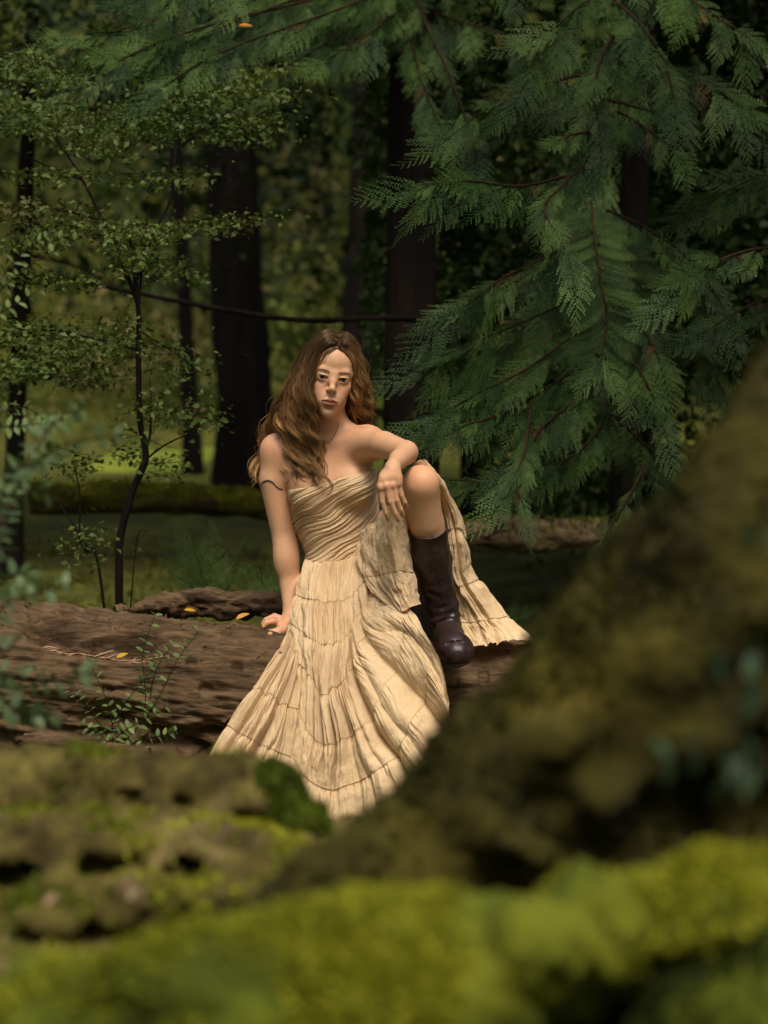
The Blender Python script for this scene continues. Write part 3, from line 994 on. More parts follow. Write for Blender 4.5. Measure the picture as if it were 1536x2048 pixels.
# ================================================================ necklace, tattoo
def to_skin(P, n=30, dirv=(0, 1, 0), off=0.0008):
    P = np.array(P, float); dv = np.asarray(dirv, float)
    for _ in range(n):
        P += dv * np.clip(BODY(P), -0.02, 0.02)[:, None]
    return P - dv * off
nk = spline([W(632, 842, 6.95), W(634, 862, 6.93), W(642, 878, 6.93), W(653, 884, 6.93), W(664, 876, 6.93), W(673, 860, 6.93), W(677, 846, 6.93)], 160)
nk = to_skin(nk, 40, off=0.002)
v, f = tube(nk, 0.0016 * (1 + 0.55 * np.sin(np.arange(160) * 1.6)), 6)
m, nt, b, out = new_mat('necklace_metal')
nt.links.new(ramp(nt, tex_noise(nt, 400, 1), [(0.3, (0.25, 0.2, 0.13)), (0.7, (0.6, 0.52, 0.38))]), b.inputs['Base Color'])
b.inputs['Metallic'].default_value = 0.9; b.inputs['Roughness'].default_value = 0.3
obj_np('necklace', v, f, m, person, PERSON_O)
tp = spline([(516, 975, 0), (522, 967, 0), (532, 964, 0), (542, 968, 0), (550, 977, 0), (558, 982, 0), (565, 979, 0), (571, 969, 0), (575, 963, 0)], 90)
up_ = np.array([W(x, y - 1.8, 6.95) for x, y, _ in tp]); dn_ = np.array([W(x, y + 1.8, 6.95) for x, y, _ in tp])
Pt = np.stack([to_skin(up_, 40, off=0.0007), to_skin(0.5 * (up_ + dn_), 40, off=0.0009), to_skin(dn_, 40, off=0.0007)], 0)
m, nt, b, out = new_mat('tattoo_ink')
nt.links.new(ramp(nt, tex_noise(nt, 200, 2), [(0.3, (0.018, 0.016, 0.014)), (0.7, (0.035, 0.028, 0.024))]), b.inputs['Base Color'])
b.inputs['Roughness'].default_value = 0.55
o = obj_np('tattoo', Pt.reshape(-1, 3), grid_faces(3, 90), m, person, PERSON_O)
o['label'] = 'wavy black line tattoo round the upper arm'
# ================================================================ hair
m, nt, b, out = new_mat('brown_hair')
a = node(nt, 'ShaderNodeVertexColor', layer_name='Col')
nt.links.new(a.outputs[0], b.inputs['Base Color'])
b.inputs['Roughness'].default_value = 0.38
b.inputs['Specular IOR Level'].default_value = 0.55
b.inputs['Specular Tint'].default_value = (1.0, 0.8, 0.55, 1)
M_HAIR = m
hair = empty('hair'); hair.parent = person

def hair_group(name, guides, nlocks, nstr, seed, depth=0.06, lift=0.0, wave=0.013, lam=0.075, wave0=0.30, inward=(0, 1, 0), lens=(0.72, 1.0), rstr=0.00075, npt=34, lrad=0.0098, tvar=0.34, u0=0.0):
    rng = np.random.default_rng(seed)
    Gd = np.array([[at(*p) for p in g] for g in guides])
    D = spline_grid(Gd, 61, npt)                       # across, along
    t = np.linspace(0, 1, npt)
    V, F, C = [], [], []
    base_f = None
    vo = 0
    sides = 3
    ii = np.arange(npt - 1)[:, None] * sides; jj = np.arange(sides)[None, :]; j2 = (jj + 1) % sides
    base_f = np.stack([ii + jj, ii + j2, ii + sides + j2, ii + sides + jj], -1).reshape(-1, 4)
    ang = np.arange(sides) * 2 * np.pi / sides
    for l in range(nlocks):
        uc = u0 + (1 - u0) * (l + rng.random()) / nlocks
        w = rng.random() ** 1.3
        k = uc * 60; k0 = int(min(59, k)); fr = k - k0
        path = D[k0] * (1 - fr) + D[k0 + 1] * fr
        ln = rng.uniform(*lens)
        path = spline(path[::3], 200)
        path = path[np.minimum(199, (np.linspace(0, ln, npt) * 199).astype(int))] * 0.5 + path[np.minimum(199, (np.linspace(0, ln, npt) * 199).astype(int) + 1)] * 0.5
        path = path + np.outer(np.clip(t * 3, 0.15, 1), np.asarray(inward)) * depth * w
        s = np.concatenate([[0], np.cumsum(np.linalg.norm(np.diff(path, axis=0), axis=1))])
        lamb = lam * rng.uniform(0.8, 1.25)
        ph = uc * 9.0 + w * 5.0 + rng.normal(0, 0.7)
        amp = wave * rng.uniform(0.6, 1.25) * sstep(wave0 - 0.2, wave0 + 0.35, t)
        T, N, B = frames(path)
        hx = np.array([1.0, 0, 0])
        hx = hx - T * (T @ hx)[:, None]; hx /= np.linalg.norm(hx, axis=1, keepdims=True) + 1e-9
        hy = np.cross(T, hx)
        q = 2 * np.pi * s / lamb + ph
        ctr = path + amp[:, None] * (np.sin(q)[:, None] * hx + 0.75 * np.cos(q)[:, None] * hy)
        rad = lrad * (0.75 + 0.35 * rng.random()) * (0.55 + 0.6 * np.sin(np.clip(t * 1.1, 0, 1) * np.pi) ** 0.7)
        rad = rad * (1 - 0.6 * sstep(0.6, 1.0, t))
        tone = rng.normal(-0.05, tvar)
        for n in range(nstr):
            a0 = rng.uniform(0, 6.28); rr = math.sqrt(rng.random())
            tw = a0 + rng.normal(0, 0.3) * t * 2
            fly = 1.0 + (3.2 * rng.random() * t ** 1.5 if rng.random() < 0.16 else 0)
            P = ctr + (rad * rr * fly)[:, None] * (np.cos(tw)[:, None] * hx + np.sin(tw)[:, None] * hy)
            P = P + amp[:, None] * 0.10 * rng.normal() * (np.sin(q + 1.3)[:, None] * hx)
            cut = rng.uniform(0.82, 1.0)
            P = np.stack([np.interp(t * cut, t, P[:, c]) for c in range(3)], 1)
            r_ = rstr * rng.uniform(0.7, 1.3) * np.clip(1.15 - t ** 3, 0.25, 1)
            ring = P[:, None, :] + r_[:, None, None] * (np.cos(ang)[None, :, None] * hx[:, None, :] + np.sin(ang)[None, :, None] * hy[:, None, :])
            V.append(ring.reshape(-1, 3)); F.append(base_f + vo); vo += npt * sides
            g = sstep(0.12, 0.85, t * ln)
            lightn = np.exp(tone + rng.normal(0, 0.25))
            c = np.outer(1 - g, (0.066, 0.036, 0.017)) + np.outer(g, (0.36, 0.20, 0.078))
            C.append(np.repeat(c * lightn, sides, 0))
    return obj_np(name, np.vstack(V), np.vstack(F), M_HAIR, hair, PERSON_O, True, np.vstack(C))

# scalp under the strands
L2 = HL(VB)
scalp = (L2[:, 2] > 90 - 0.25 * np.clip(np.abs(L2[:, 0]) - 10, 0, 99)) | ((L2[:, 1] > -44) & (L2[:, 2] > 8)) | ((L2[:, 1] > 6) & (L2[:, 2] > -55))
scalp &= (np.abs(L2[:, 0]) < 95) & (np.abs(L2[:, 1]) < 135) & (L2[:, 2] < 140)
sv, sf = clip_mesh(VB, FB, scalp)
ctr = H(0, 16, 20); dirs = sv - ctr; dirs /= np.linalg.norm(dirs, axis=1, keepdims=True)
sv = sv + dirs * (0.004 + 0.002 * fbm(sv * 90, 3))[:, None]
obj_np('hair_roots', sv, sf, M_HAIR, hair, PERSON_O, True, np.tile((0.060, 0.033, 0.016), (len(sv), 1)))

left = [
 [(674,694,6.948),(663,692,6.936),(648,706,6.938),(635,735,6.94),(629,768,6.938),(629,805,6.938),(635,845,6.95),(645,885,6.965),(652,925,6.96),(657,958,6.95),(654,995,6.94)],
 [(675,687,6.955),(660,683,6.942),(639,700,6.945),(626,735,6.95),(617,775,6.945),(614,815,6.95),(618,855,6.97),(626,895,6.975),(636,935,6.965),(644,972,6.95),(646,1006,6.94)],
 [(676,678,6.975),(657,673,6.962),(634,693,6.965),(617,730,6.975),(604,777,6.975),(596,815,6.985),(594,855,7.0),(599,895,7.005),(610,935,6.99),(622,968,6.97),(632,1000,6.955)],
 [(678,671,7.0),(653,666,6.99),(627,691,6.995),(606,730,7.005),(589,780,7.01),(578,820,7.02),(577,858,7.03),(581,898,7.03),(588,935,7.015),(597,965,7.0),(610,992,6.98)],
 [(680,669,7.03),(651,664,7.03),(620,691,7.035),(597,732,7.04),(575,785,7.05),(556,825,7.08),(545,855,7.13),(538,890,7.17),(530,920,7.18),(524,945,7.18),(520,968,7.17)],
 [(682,671,7.07),(652,668,7.08),(623,697,7.09),(600,740,7.10),(578,795,7.11),(558,838,7.12),(538,880,7.14),(526,915,7.15),(516,945,7.15),(509,965,7.14),(508,980,7.14)]]
right = [
 [(674,694,6.948),(687,692,6.938),(699,706,6.946),(706,735,6.96),(706,770,6.975),(705,800,6.995),(701,830,7.03),(697,852,7.07)],
 [(676,686,6.96),(689,683,6.952),(701,700,6.96),(710,735,6.98),(714,775,7.0),(714,810,7.03),(712,838,7.07),(709,862,7.10)],
 [(678,674,6.99),(692,674,6.985),(706,695,6.995),(716,735,7.01),(722,780,7.03),(726,815,7.06),(726,842,7.09),(724,868,7.12)],
 [(680,669,7.03),(693,670,7.03),(708,696,7.04),(719,738,7.05),(728,785,7.07),(737,818,7.09),(740,842,7.11),(738,868,7.14)],
 [(682,671,7.07),(694,676,7.09),(708,708,7.11),(718,750,7.13),(727,795,7.14),(735,828,7.15),(736,855,7.17),(733,885,7.18)]]
back = [
 [(690,672,7.09),(720,715,7.13),(728,770,7.15),(728,820,7.17),(722,870,7.19),(715,920,7.20)],
 [(684,668,7.10),(690,710,7.155),(692,770,7.17),(690,830,7.18),(688,890,7.20),(685,950,7.21)],
 [(676,668,7.10),(650,710,7.155),(642,770,7.17),(636,830,7.18),(630,890,7.20),(626,960,7.21)],
 [(668,672,7.09),(612,715,7.13),(590,770,7.15),(575,830,7.16),(562,890,7.17),(552,950,7.18)]]
if True:
    hair_group('hair_lock', left, 58, 30, 5, depth=0.06, wave=0.012, lam=0.11, wave0=0.32, lens=(0.82, 1.0), tvar=0.4, u0=0.03)
    hair_group('hair_lock', left, 40, 62, 25, depth=0.03, wave=0.022, lam=0.115, wave0=0.36, lens=(0.82, 1.0), lrad=0.0115, tvar=0.45, u0=0.14)
    hair_group('hair_lock', right, 26, 30, 6, depth=0.045, wave=0.010, lam=0.10, wave0=0.40, lens=(0.78, 1.0), tvar=0.4)
    hair_group('hair_lock', right, 14, 50, 26, depth=0.02, wave=0.016, lam=0.10, wave0=0.40, lens=(0.85, 1.0), lrad=0.0105, tvar=0.45, u0=0.25)
    hair_group('hair_lock', back, 40, 16, 8, depth=0.01, wave=0.010, lam=0.085, wave0=0.40, lens=(0.8, 1.0), rstr=0.0011)
    # loose hairs round the outline and short ones along the hairline
    hair_group('loose_hair', left, 80, 2, 15, u0=0.12, depth=0.03, wave=0.024, lam=0.12, wave0=0.2, lens=(0.75, 1.03), rstr=0.0005)
    hair_group('loose_hair', right, 50, 2, 16, depth=0.03, wave=0.018, lam=0.12, wave0=0.2, lens=(0.8, 1.03), rstr=0.0005)
    fringe_l = [[(677,698,6.945),(664,699,6.936),(647,713,6.935),(635,742,6.936),(628,780,6.936)], [(673,699,6.942),(660,703,6.934),(645,720,6.935),(634,750,6.937),(627,788,6.938)], [(668,701,6.941),(655,708,6.935),(642,728,6.936),(632,758,6.938),(626,792,6.940)]]
    fringe_r = [[(672,698,6.945),(685,699,6.938),(699,710,6.944),(707,738,6.956),(710,775,6.975)], [(677,699,6.943),(691,703,6.940),(703,717,6.948),(709,745,6.961),(711,782,6.980)], [(683,701,6.942),(696,708,6.943),(705,725,6.952),(710,752,6.967),(713,788,6.985)]]
    hair_group('hairline', fringe_l, 34, 8, 17, depth=0.004, wave=0.002, lam=0.08, lens=(0.85, 1.0), rstr=0.0006, npt=18, lrad=0.006)
    hair_group('hairline', fringe_r, 34, 8, 18, depth=0.004, wave=0.002, lam=0.08, lens=(0.85, 1.0), rstr=0.0006, npt=18, lrad=0.006)
# ================================================================ terrain
def gz(x, y):
    x = np.asarray(x, float); y = np.asarray(y, float)
    bank = 0.52 * sstep(4.9, 3.75, y + 0.10 * np.sin(x * 3.1))
    rise = 0.030 * np.clip(y - 8, 0, None) + 0.6 * np.clip(y - 47, 0, None)
    P = np.stack([x * 0.6, y * 0.6, 0 * x], -1)
    return bank + rise + 0.05 * fbm(P, 4, 31) * sstep(0, 2, np.abs(y - 6.6) + 0.6) + 0.012 * fbm(P * 9, 3, 33)

def moss_material(name, dark, mid, light, brown, scale=14.0, amount=0.5):
    m, nt, b, out = new_mat(name)
    n1 = tex_noise(nt, scale, 5, 0.6)
    n2 = tex_noise(nt, scale * 0.35, 4, 0.55)
    c = ramp(nt, n1, [(0.28, dark), (0.52, mid), (0.78, light)])
    f = ramp(nt, n2, [(amount, (0, 0, 0)), (amount + 0.14, (1, 1, 1))])
    c = mixc(nt, f, c, brown)
    nt.links.new(c, b.inputs['Base Color'])
    b.inputs['Roughness'].default_value = 0.95
    b.inputs['Specular IOR Level'].default_value = 0.15
    bump(nt, b, tex_noise(nt, scale * 9, 5, 0.7), 0.8, 0.02)
    return m
M_GROUND = moss_material('forest_floor', (0.024, 0.028, 0.004), (0.075, 0.080, 0.011), (0.15, 0.15, 0.022), (0.050, 0.030, 0.013), 2.4, 0.58)
M_MOSS = moss_material('moss', (0.009, 0.013, 0.002), (0.088, 0.112, 0.009), (0.25, 0.26, 0.020), (0.085, 0.05, 0.022), 5.5, 0.62)
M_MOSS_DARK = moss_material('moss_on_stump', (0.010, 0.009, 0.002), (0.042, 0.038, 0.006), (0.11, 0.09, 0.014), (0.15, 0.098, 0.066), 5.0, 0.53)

ys = np.concatenate([np.linspace(-6, 1, 20), np.linspace(1.05, 9, 260), np.linspace(9.1, 40, 200), np.linspace(41, 140, 60)])
xs = np.concatenate([np.linspace(-90, -8, 30), np.linspace(-7.8, -1.6, 60), np.linspace(-1.58, 1.58, 200), np.linspace(1.6, 7.8, 60), np.linspace(8, 90, 30)])
XX, YY = np.meshgrid(xs, ys, indexing='ij')
ZZ = gz(XX, YY)
ground = obj_np('ground', np.stack([XX, YY, ZZ], -1).reshape(-1, 3), grid_faces(len(xs), len(ys)), M_GROUND)
tag(ground, kind='structure')

def blades(P, N, size, rng, tilt=0.7, width=0.18, curve=0.3):
    """small pointed leaves / moss blades rooted at P growing along N: returns V,F"""
    n = len(P)
    d = N + rng.normal(0, tilt, (n, 3)); d /= np.linalg.norm(d, axis=1, keepdims=True)
    s = np.cross(d, rng.normal(0, 1, (n, 3))); s /= np.linalg.norm(s, axis=1, keepdims=True) + 1e-9
    L = (size * rng.uniform(0.5, 1.3, n))[:, None]
    w = L * width
    mid = P + d * L * 0.5 + np.cross(s, d) * L * curve * 0.25
    V = np.stack([P, mid + s * w, P + d * L - np.array([0, 0, 1]) * L * curve * 0.3, mid - s * w], 1)
    F = np.arange(4 * n).reshape(n, 4)
    return V.reshape(-1, 3), F

def sample_mesh(V, F, n, rng, cond=None):
    c = V[F].mean(1)
    nn = np.cross(V[F[:, 2]] - V[F[:, 0]], V[F[:, 3]] - V[F[:, 1]])
    ar = np.linalg.norm(nn, axis=1); nn = nn / (ar[:, None] + 1e-12)
    w = ar.copy()
    if cond is not None: w = w * cond(c, nn)
    k = rng.choice(len(F), n, p=w / w.sum())
    a = rng.random((n, 2))
    q = V[F[k]]
    P = (q[:, 0] * (1 - a[:, :1]) + q[:, 1] * a[:, :1]) * (1 - a[:, 1:]) + (q[:, 3] * (1 - a[:, :1]) + q[:, 2] * a[:, :1]) * a[:, 1:]
    return P, nn[k]

def blob(S, lo, hi, h, amp, freq, seed, relaxn=2, wide=0.0):
    v, f = S.mesh(lo, hi, h, wide=wide)
    v = relax(v, f, relaxn)
    e1 = v[f[:, 2]] - v[f[:, 0]]; e2 = v[f[:, 3]] - v[f[:, 1]]
    fn = np.cross(e1, e2)
    vn = np.zeros_like(v)
    for k in range(4): np.add.at(vn, f[:, k], fn)
    vn /= np.linalg.norm(vn, axis=1, keepdims=True) + 1e-12
    v = v + vn * (amp * fbm(v * freq, 4, seed) + amp * 0.35 * np.abs(fbm(v * freq * 3.1, 3, seed + 5)))[:, None]
    return v, f

# ---------------------------------------------------------------- mossy stump root at the right, close to the lens
rngm = np.random.default_rng(21)
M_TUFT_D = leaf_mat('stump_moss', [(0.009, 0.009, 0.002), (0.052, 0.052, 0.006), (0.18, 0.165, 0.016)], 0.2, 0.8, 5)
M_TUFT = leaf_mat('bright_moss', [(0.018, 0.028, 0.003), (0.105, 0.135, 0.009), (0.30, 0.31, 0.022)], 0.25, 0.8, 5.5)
S = SDF()
S.chain([at(1800, 560, 3.15), at(1730, 790, 3.10), at(1605, 1015, 3.05), at(1450, 1172, 3.0), at(1236, 1356, 2.97), at(1015, 1545, 2.94), at(842, 1716, 2.90), at(650, 1845, 2.86), at(300, 1960, 2.80)], [0.125, 0.13, 0.132, 0.122, 0.112, 0.094, 0.078, 0.072, 0.06], 0.03)
S.ell(at(1680, 1560, 3.15), (0.26, 0.22, 0.30), None, 0.10)
S.ell(at(1400, 1720, 3.05), (0.30, 0.18, 0.15), None, 0.10)
for (px, py, Y, r) in ((1290, 1300, 2.88, 0.05), (1480, 1230, 2.9, 0.06), (1120, 1480, 2.85, 0.045), (1380, 1480, 2.88, 0.07), (1500, 1400, 2.92, 0.05), (960, 1640, 2.82, 0.05), (1240, 1600, 2.85, 0.06), (1080, 1700, 2.8, 0.05)):
    S.ell(at(px, py, Y), (r * 0.7, r * 0.5, r * 0.45), None, 0.05)
for (px, py, Y, r) in ((1500, 1640, 2.9, 0.06), (1340, 1660, 2.84, 0.04)):
    S.ell(at(px, py, Y), (r * 1.3, 0.06, r), None, 0.03, True)
v, f = blob(S, (-0.60, 2.4, 0.35), (1.0, 3.6, 1.62), 0.011, 0.016, 11, 51)
STUMP_O = np.array([0.35, 3.05, 0.5])
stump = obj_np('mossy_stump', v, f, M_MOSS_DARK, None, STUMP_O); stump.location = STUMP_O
tag(stump, 'dark mossy tree stump root sloping up to the right, blurred, in front of the log', 'stump')
P, N = sample_mesh(v, f, 16000, rngm, lambda c, n: np.clip(0.15 + fbm(c * 9, 3, 8), 0.0, 1))
bv, bf = blades(P, N, 0.016, rngm)
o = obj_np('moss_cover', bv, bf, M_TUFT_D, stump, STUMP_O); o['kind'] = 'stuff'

# ---------------------------------------------------------------- crumbling mossy log on the bank at the left
S = SDF()
S.chain([at(-260, 1640, 3.75), at(60, 1640, 3.68), at(330, 1622, 3.60), at(520, 1620, 3.53)], [0.118, 0.104, 0.082, 0.070], 0.02)
S.ell(at(100, 1780, 3.35), (0.34, 0.20, 0.10), None, 0.05)
S.ell(at(440, 1790, 3.30), (0.25, 0.18, 0.08), None, 0.05)
for (px, py, Y, r) in ((180, 1680, 3.4, 0.05), (330, 1690, 3.4, 0.045), (60, 1700, 3.35, 0.05), (480, 1700, 3.35, 0.04), (250, 1800, 3.15, 0.05), (100, 1830, 3.1, 0.05), (400, 1800, 3.12, 0.045)):
    S.ell(at(px, py, Y), (r * 0.9, r * 0.8, r * 0.5), None, 0.02)
for (px, py, Y, r) in ((240, 1610, 3.48, 0.030), (135, 1605, 3.48, 0.036), (350, 1620, 3.45, 0.024), (500, 1650, 3.42, 0.030), (220, 1740, 3.2, 0.034), (20, 1760, 3.2, 0.03), (380, 1740, 3.22, 0.026), (150, 1850, 3.0, 0.03)):
    S.ell(at(px, py, Y), (r * 1.5, 0.08, r * 0.7), None, 0.012, True)
v, f = blob(S, (-1.0, 2.8, 0.35), (0.1, 4.0, 0.92), 0.008, 0.016, 24, 61, 1)
BL_O = np.array([-0.35, 3.55, 0.55])
M_CRUMB = moss_material('crumbling_log', (0.016, 0.011, 0.005), (0.115, 0.096, 0.024), (0.25, 0.21, 0.055), (0.30, 0.195, 0.135), 11.0, 0.56)
crumb = obj_np('rotten_log', v, f, M_CRUMB, None, BL_O); crumb.location = BL_O
tag(crumb, 'blurred crumbling log with brown bark and green moss patches in front of the sprig', 'log')
P, N = sample_mesh(v, f, 10000, rngm, lambda c, n: np.clip(fbm(c * 9, 3, 18) + 0.1, 0.0, 1) * (n[:, 2] > -0.2))
bv, bf = blades(P, N, 0.014, rngm)
o = obj_np('moss_cover', bv, bf, M_TUFT, crumb, BL_O); o['kind'] = 'stuff'
# moss cushion on its broken end
S = SDF(); S.ell(at(562, 1585, 3.50), (0.034, 0.04, 0.046), None, 0.01); S.ell(at(600, 1650, 3.46), (0.036, 0.045, 0.026), None, 0.02)
v, f = blob(S, at(490, 1740, 3.35), at(710, 1490, 3.65), 0.006, 0.014, 22, 71)
M_GREENMOSS = moss_material('green_moss', (0.03, 0.045, 0.004), (0.085, 0.115, 0.009), (0.16, 0.185, 0.016), (0.05, 0.05, 0.012), 30.0, 0.7)
co = at(580, 1640, 3.5)
cush = obj_np('moss_cushion', v, f, M_GREENMOSS, None, co); cush.location = V3(co)
tag(cush, 'small bright green moss cushion at the broken end of the crumbling log', 'moss')
P, N = sample_mesh(v, f, 5000, rngm); bv, bf = blades(P, N, 0.010, rngm)
o = obj_np('moss_cover', bv, bf, leaf_mat('cushion_moss', [(0.035, 0.055, 0.004), (0.095, 0.13, 0.009), (0.18, 0.21, 0.016)], 0.25, 0.8, 12), cush, co); o['kind'] = 'stuff'

# ---------------------------------------------------------------- moss-covered log right under the lens
S = SDF()
S.chain([at(-420, 2270, 2.34), at(60, 2165, 2.30), at(520, 2050, 2.28), at(980, 1935, 2.30), at(1330, 1850, 2.34), at(1800, 1780, 2.40)], [0.114, 0.100, 0.090, 0.066, 0.046, 0.050], 0.02)
for (px, py, r) in ((120, 2020, 0.07), (330, 1985, 0.075), (470, 2040, 0.075), (610, 1930, 0.06), (720, 2050, 0.08), (860, 1960, 0.065), (960, 1990, 0.060), (1090, 1830, 0.040), (1230, 1800, 0.042), (1400, 1770, 0.045), (30, 2050, 0.06), (1010, 1860, 0.05)):
    S.ell(at(px, py + 62, 2.24), (r, r * 0.8, r), None, 0.022)
v, f = blob(S, (-0.75, 1.95, 0.36), (0.66, 2.62, 0.96), 0.007, 0.018, 15, 81, wide=1.0)
v, f = largest(v, f)
FL_O = np.array([0, 2.3, 0.66])
flog = obj_np('mossy_log', v, f, M_MOSS, None, FL_O); flog.location = FL_O
tag(flog, 'yellow green moss covered log lying across the bottom of the picture, blurred', 'log')
P, N = sample_mesh(v, f, 20000, rngm, lambda c, n: np.clip(0.1 + 1.4 * fbm(c * 7, 3, 28), 0.0, 1) * (n[:, 2] > -0.4))
bv, bf = blades(P, N, 0.015, rngm)
o = obj_np('moss_cover', bv, bf, M_TUFT, flog, FL_O); o['kind'] = 'stuff'
S = SDF(); S.ell(at(1500, 2055, 2.18), (0.082, 0.08, 0.060), None, 0.01); S.ell(at(1600, 2000, 2.2), (0.08, 0.08, 0.066), None, 0.03)
S.ell(at(1560, 2150, 2.2), (0.13, 0.12, 0.09), None, 0.03)
v, f = blob(S, (0.18, 1.9, 0.45), (0.62, 2.5, 0.86), 0.007, 0.012, 16, 91)
co = at(1530, 2080, 2.2)
lump = obj_np('moss_lump', v, f, M_MOSS, None, co); lump.location = V3(co)
tag(lump, 'yellow green moss lump in the bottom right corner beside the dark hollow', 'moss')
P, N = sample_mesh(v, f, 6000, rngm); bv, bf = blades(P, N, 0.014, rngm)
o = obj_np('moss_cover', bv, bf, M_TUFT, lump, co); o['kind'] = 'stuff'
m, nt, b, out = new_mat('painted_hollow_shade')  # near-black colour stands in for the hollow's shade; the mass is added
nt.links.new(ramp(nt, tex_noise(nt, 9, 4), [(0.3, (0.005, 0.0035, 0.0025)), (0.6, (0.014, 0.009, 0.006)), (0.8, (0.06, 0.036, 0.028))]), b.inputs['Base Color'])
b.inputs['Roughness'].default_value = 0.9; b.inputs['Specular IOR Level'].default_value = 0.05
S = SDF(); S.ell(at(1140, 2040, 2.52), (0.17, 0.10, 0.105), None, 0.03); S.ell(at(1420, 2030, 2.54), (0.13, 0.09, 0.11), None, 0.03); S.ell(at(1300, 2000, 2.53), (0.13, 0.08, 0.10), None, 0.03)
v, f = blob(S, (-0.05, 2.25, 0.35), (0.65, 3.0, 0.95), 0.009, 0.014, 12, 95)
co = at(1250, 2060, 2.5)
o = obj_np('hollow_shade_mass', v, f, m, None, co); o.location = V3(co)
tag(o, 'near black mass added in the hollow beneath the moss log, shade put into its colour', 'wood')
# moss sheet with a sun patch painted in as brighter green, and low growth on the shaded floor behind the log
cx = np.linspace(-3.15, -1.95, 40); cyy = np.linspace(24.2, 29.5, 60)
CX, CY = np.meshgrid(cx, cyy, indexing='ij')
M_SUN_PAINT = moss_material('sun_painted_moss', (0.05, 0.07, 0.008), (0.15, 0.19, 0.020), (0.26, 0.30, 0.036), (0.06, 0.065, 0.014), 1.6, 0.6)
mc = obj_np('sun_painted_moss', np.stack([CX, CY, gz(CX, CY) + 0.012], -1).reshape(-1, 3), grid_faces(40, 60), M_SUN_PAINT); tag(mc, kind='structure')
gp = np.stack([rngm.uniform(-3.4, 3.6, 40000), np.r_[7.5 + 9 * rngm.random(26000) ** 1.3, rngm.uniform(4.3, 6.9, 14000)]], 1)
P = np.stack([gp[:, 0], gp[:, 1], gz(gp[:, 0], gp[:, 1])], 1)
P = P[fbm(P * np.array([1.6, 1.6, 1]), 3, 66) > -0.25]
bv, bf = blades(P, np.tile((0, 0, 1.0), (len(P), 1)), 0.055, rngm, 0.8)
o = obj_np('floor_growth', bv, bf, leaf_mat('floor_growth', [(0.03, 0.034, 0.006), (0.075, 0.085, 0.014), (0.13, 0.12, 0.03)], 0.25, 0.8, 1.2)); tag(o, 'low moss and leaf litter on the forest floor behind the big log', 'undergrowth', kind='stuff')
# bank cover: moss and leaf litter close by
gp = np.stack([rngm.uniform(-0.9, 0.9, 26000), rngm.uniform(1.9, 4.4, 26000)], 1)
P = np.stack([gp[:, 0], gp[:, 1], gz(gp[:, 0], gp[:, 1])], 1)
bv, bf = blades(P, np.tile((0, 0, 1.0), (len(P), 1)), 0.016, rngm)
o = obj_np('bank_moss', bv, bf, leaf_mat('bank_litter', [(0.018, 0.014, 0.005), (0.085, 0.070, 0.020), (0.20, 0.15, 0.06)], 0.2, 0.8, 7)); tag(o, 'low dark moss on the bank between the blurred logs', 'moss', kind='stuff')

# ================================================================ the log she sits on
def wood_material():
    m, nt, b, out = new_mat('weathered_wood')
    n1 = tex_noise(nt, 24, 7, 0.7, stretch=(0.22, 1, 1))
    n2 = tex_noise(nt, 5, 5, 0.6, stretch=(0.5, 1, 1))
    n3 = tex_noise(nt, 90, 4, 0.7, stretch=(0.12, 1, 1))
    c = ramp(nt, n1, [(0.30, (0.020, 0.011, 0.006)), (0.48, (0.088, 0.052, 0.025)), (0.66, (0.175, 0.115, 0.058)), (0.82, (0.28, 0.205, 0.118))])
    c = mixc(nt, ramp(nt, n2, [(0.48, (0, 0, 0)), (0.62, (1, 1, 1))]), c, mixc(nt, 1.0, c, (0.45, 0.36, 0.28), 'MULTIPLY'))
    c = mixc(nt, 0.35, c, ramp(nt, n3, [(0.35, (0.03, 0.018, 0.010)), (0.7, (0.24, 0.16, 0.085))]))
    nt.links.new(c, b.inputs['Base Color'])
    b.inputs['Roughness'].default_value = 0.85
    b.inputs['Specular IOR Level'].default_value = 0.25
    bm = nt.nodes.new('ShaderNodeBump'); bm.inputs['Strength'].default_value = 0.9; bm.inputs['Distance'].default_value = 0.012
    nt.links.new(n1, bm.inputs['Height'])
    b2 = nt.nodes.new('ShaderNodeBump'); b2.inputs['Strength'].default_value = 0.7; b2.inputs['Distance'].default_value = 0.004
    nt.links.new(n3, b2.inputs['Height']); nt.links.new(bm.outputs[0], b2.inputs['Normal'])
    nt.links.new(b2.outputs[0], b.inputs['Normal'])
    return m
M_WOOD = wood_material()
LOGAX = spline([(-2.6, 6.72, 0.47), (-1.6, 6.84, 0.455), (-0.9, 6.94, 0.390), (-0.31, 7.0, 0.322), (0.1, 7.02, 0.300), (0.45, 7.02, 0.288), (1.2, 7.02, 0.27), (2.6, 7.0, 0.25)], 1100)
LOGR = np.interp(LOGAX[:, 0], [-2.6, -1.1, -0.31, 0.2, 2.6], [0.245, 0.235, 0.234, 0.232, 0.22])
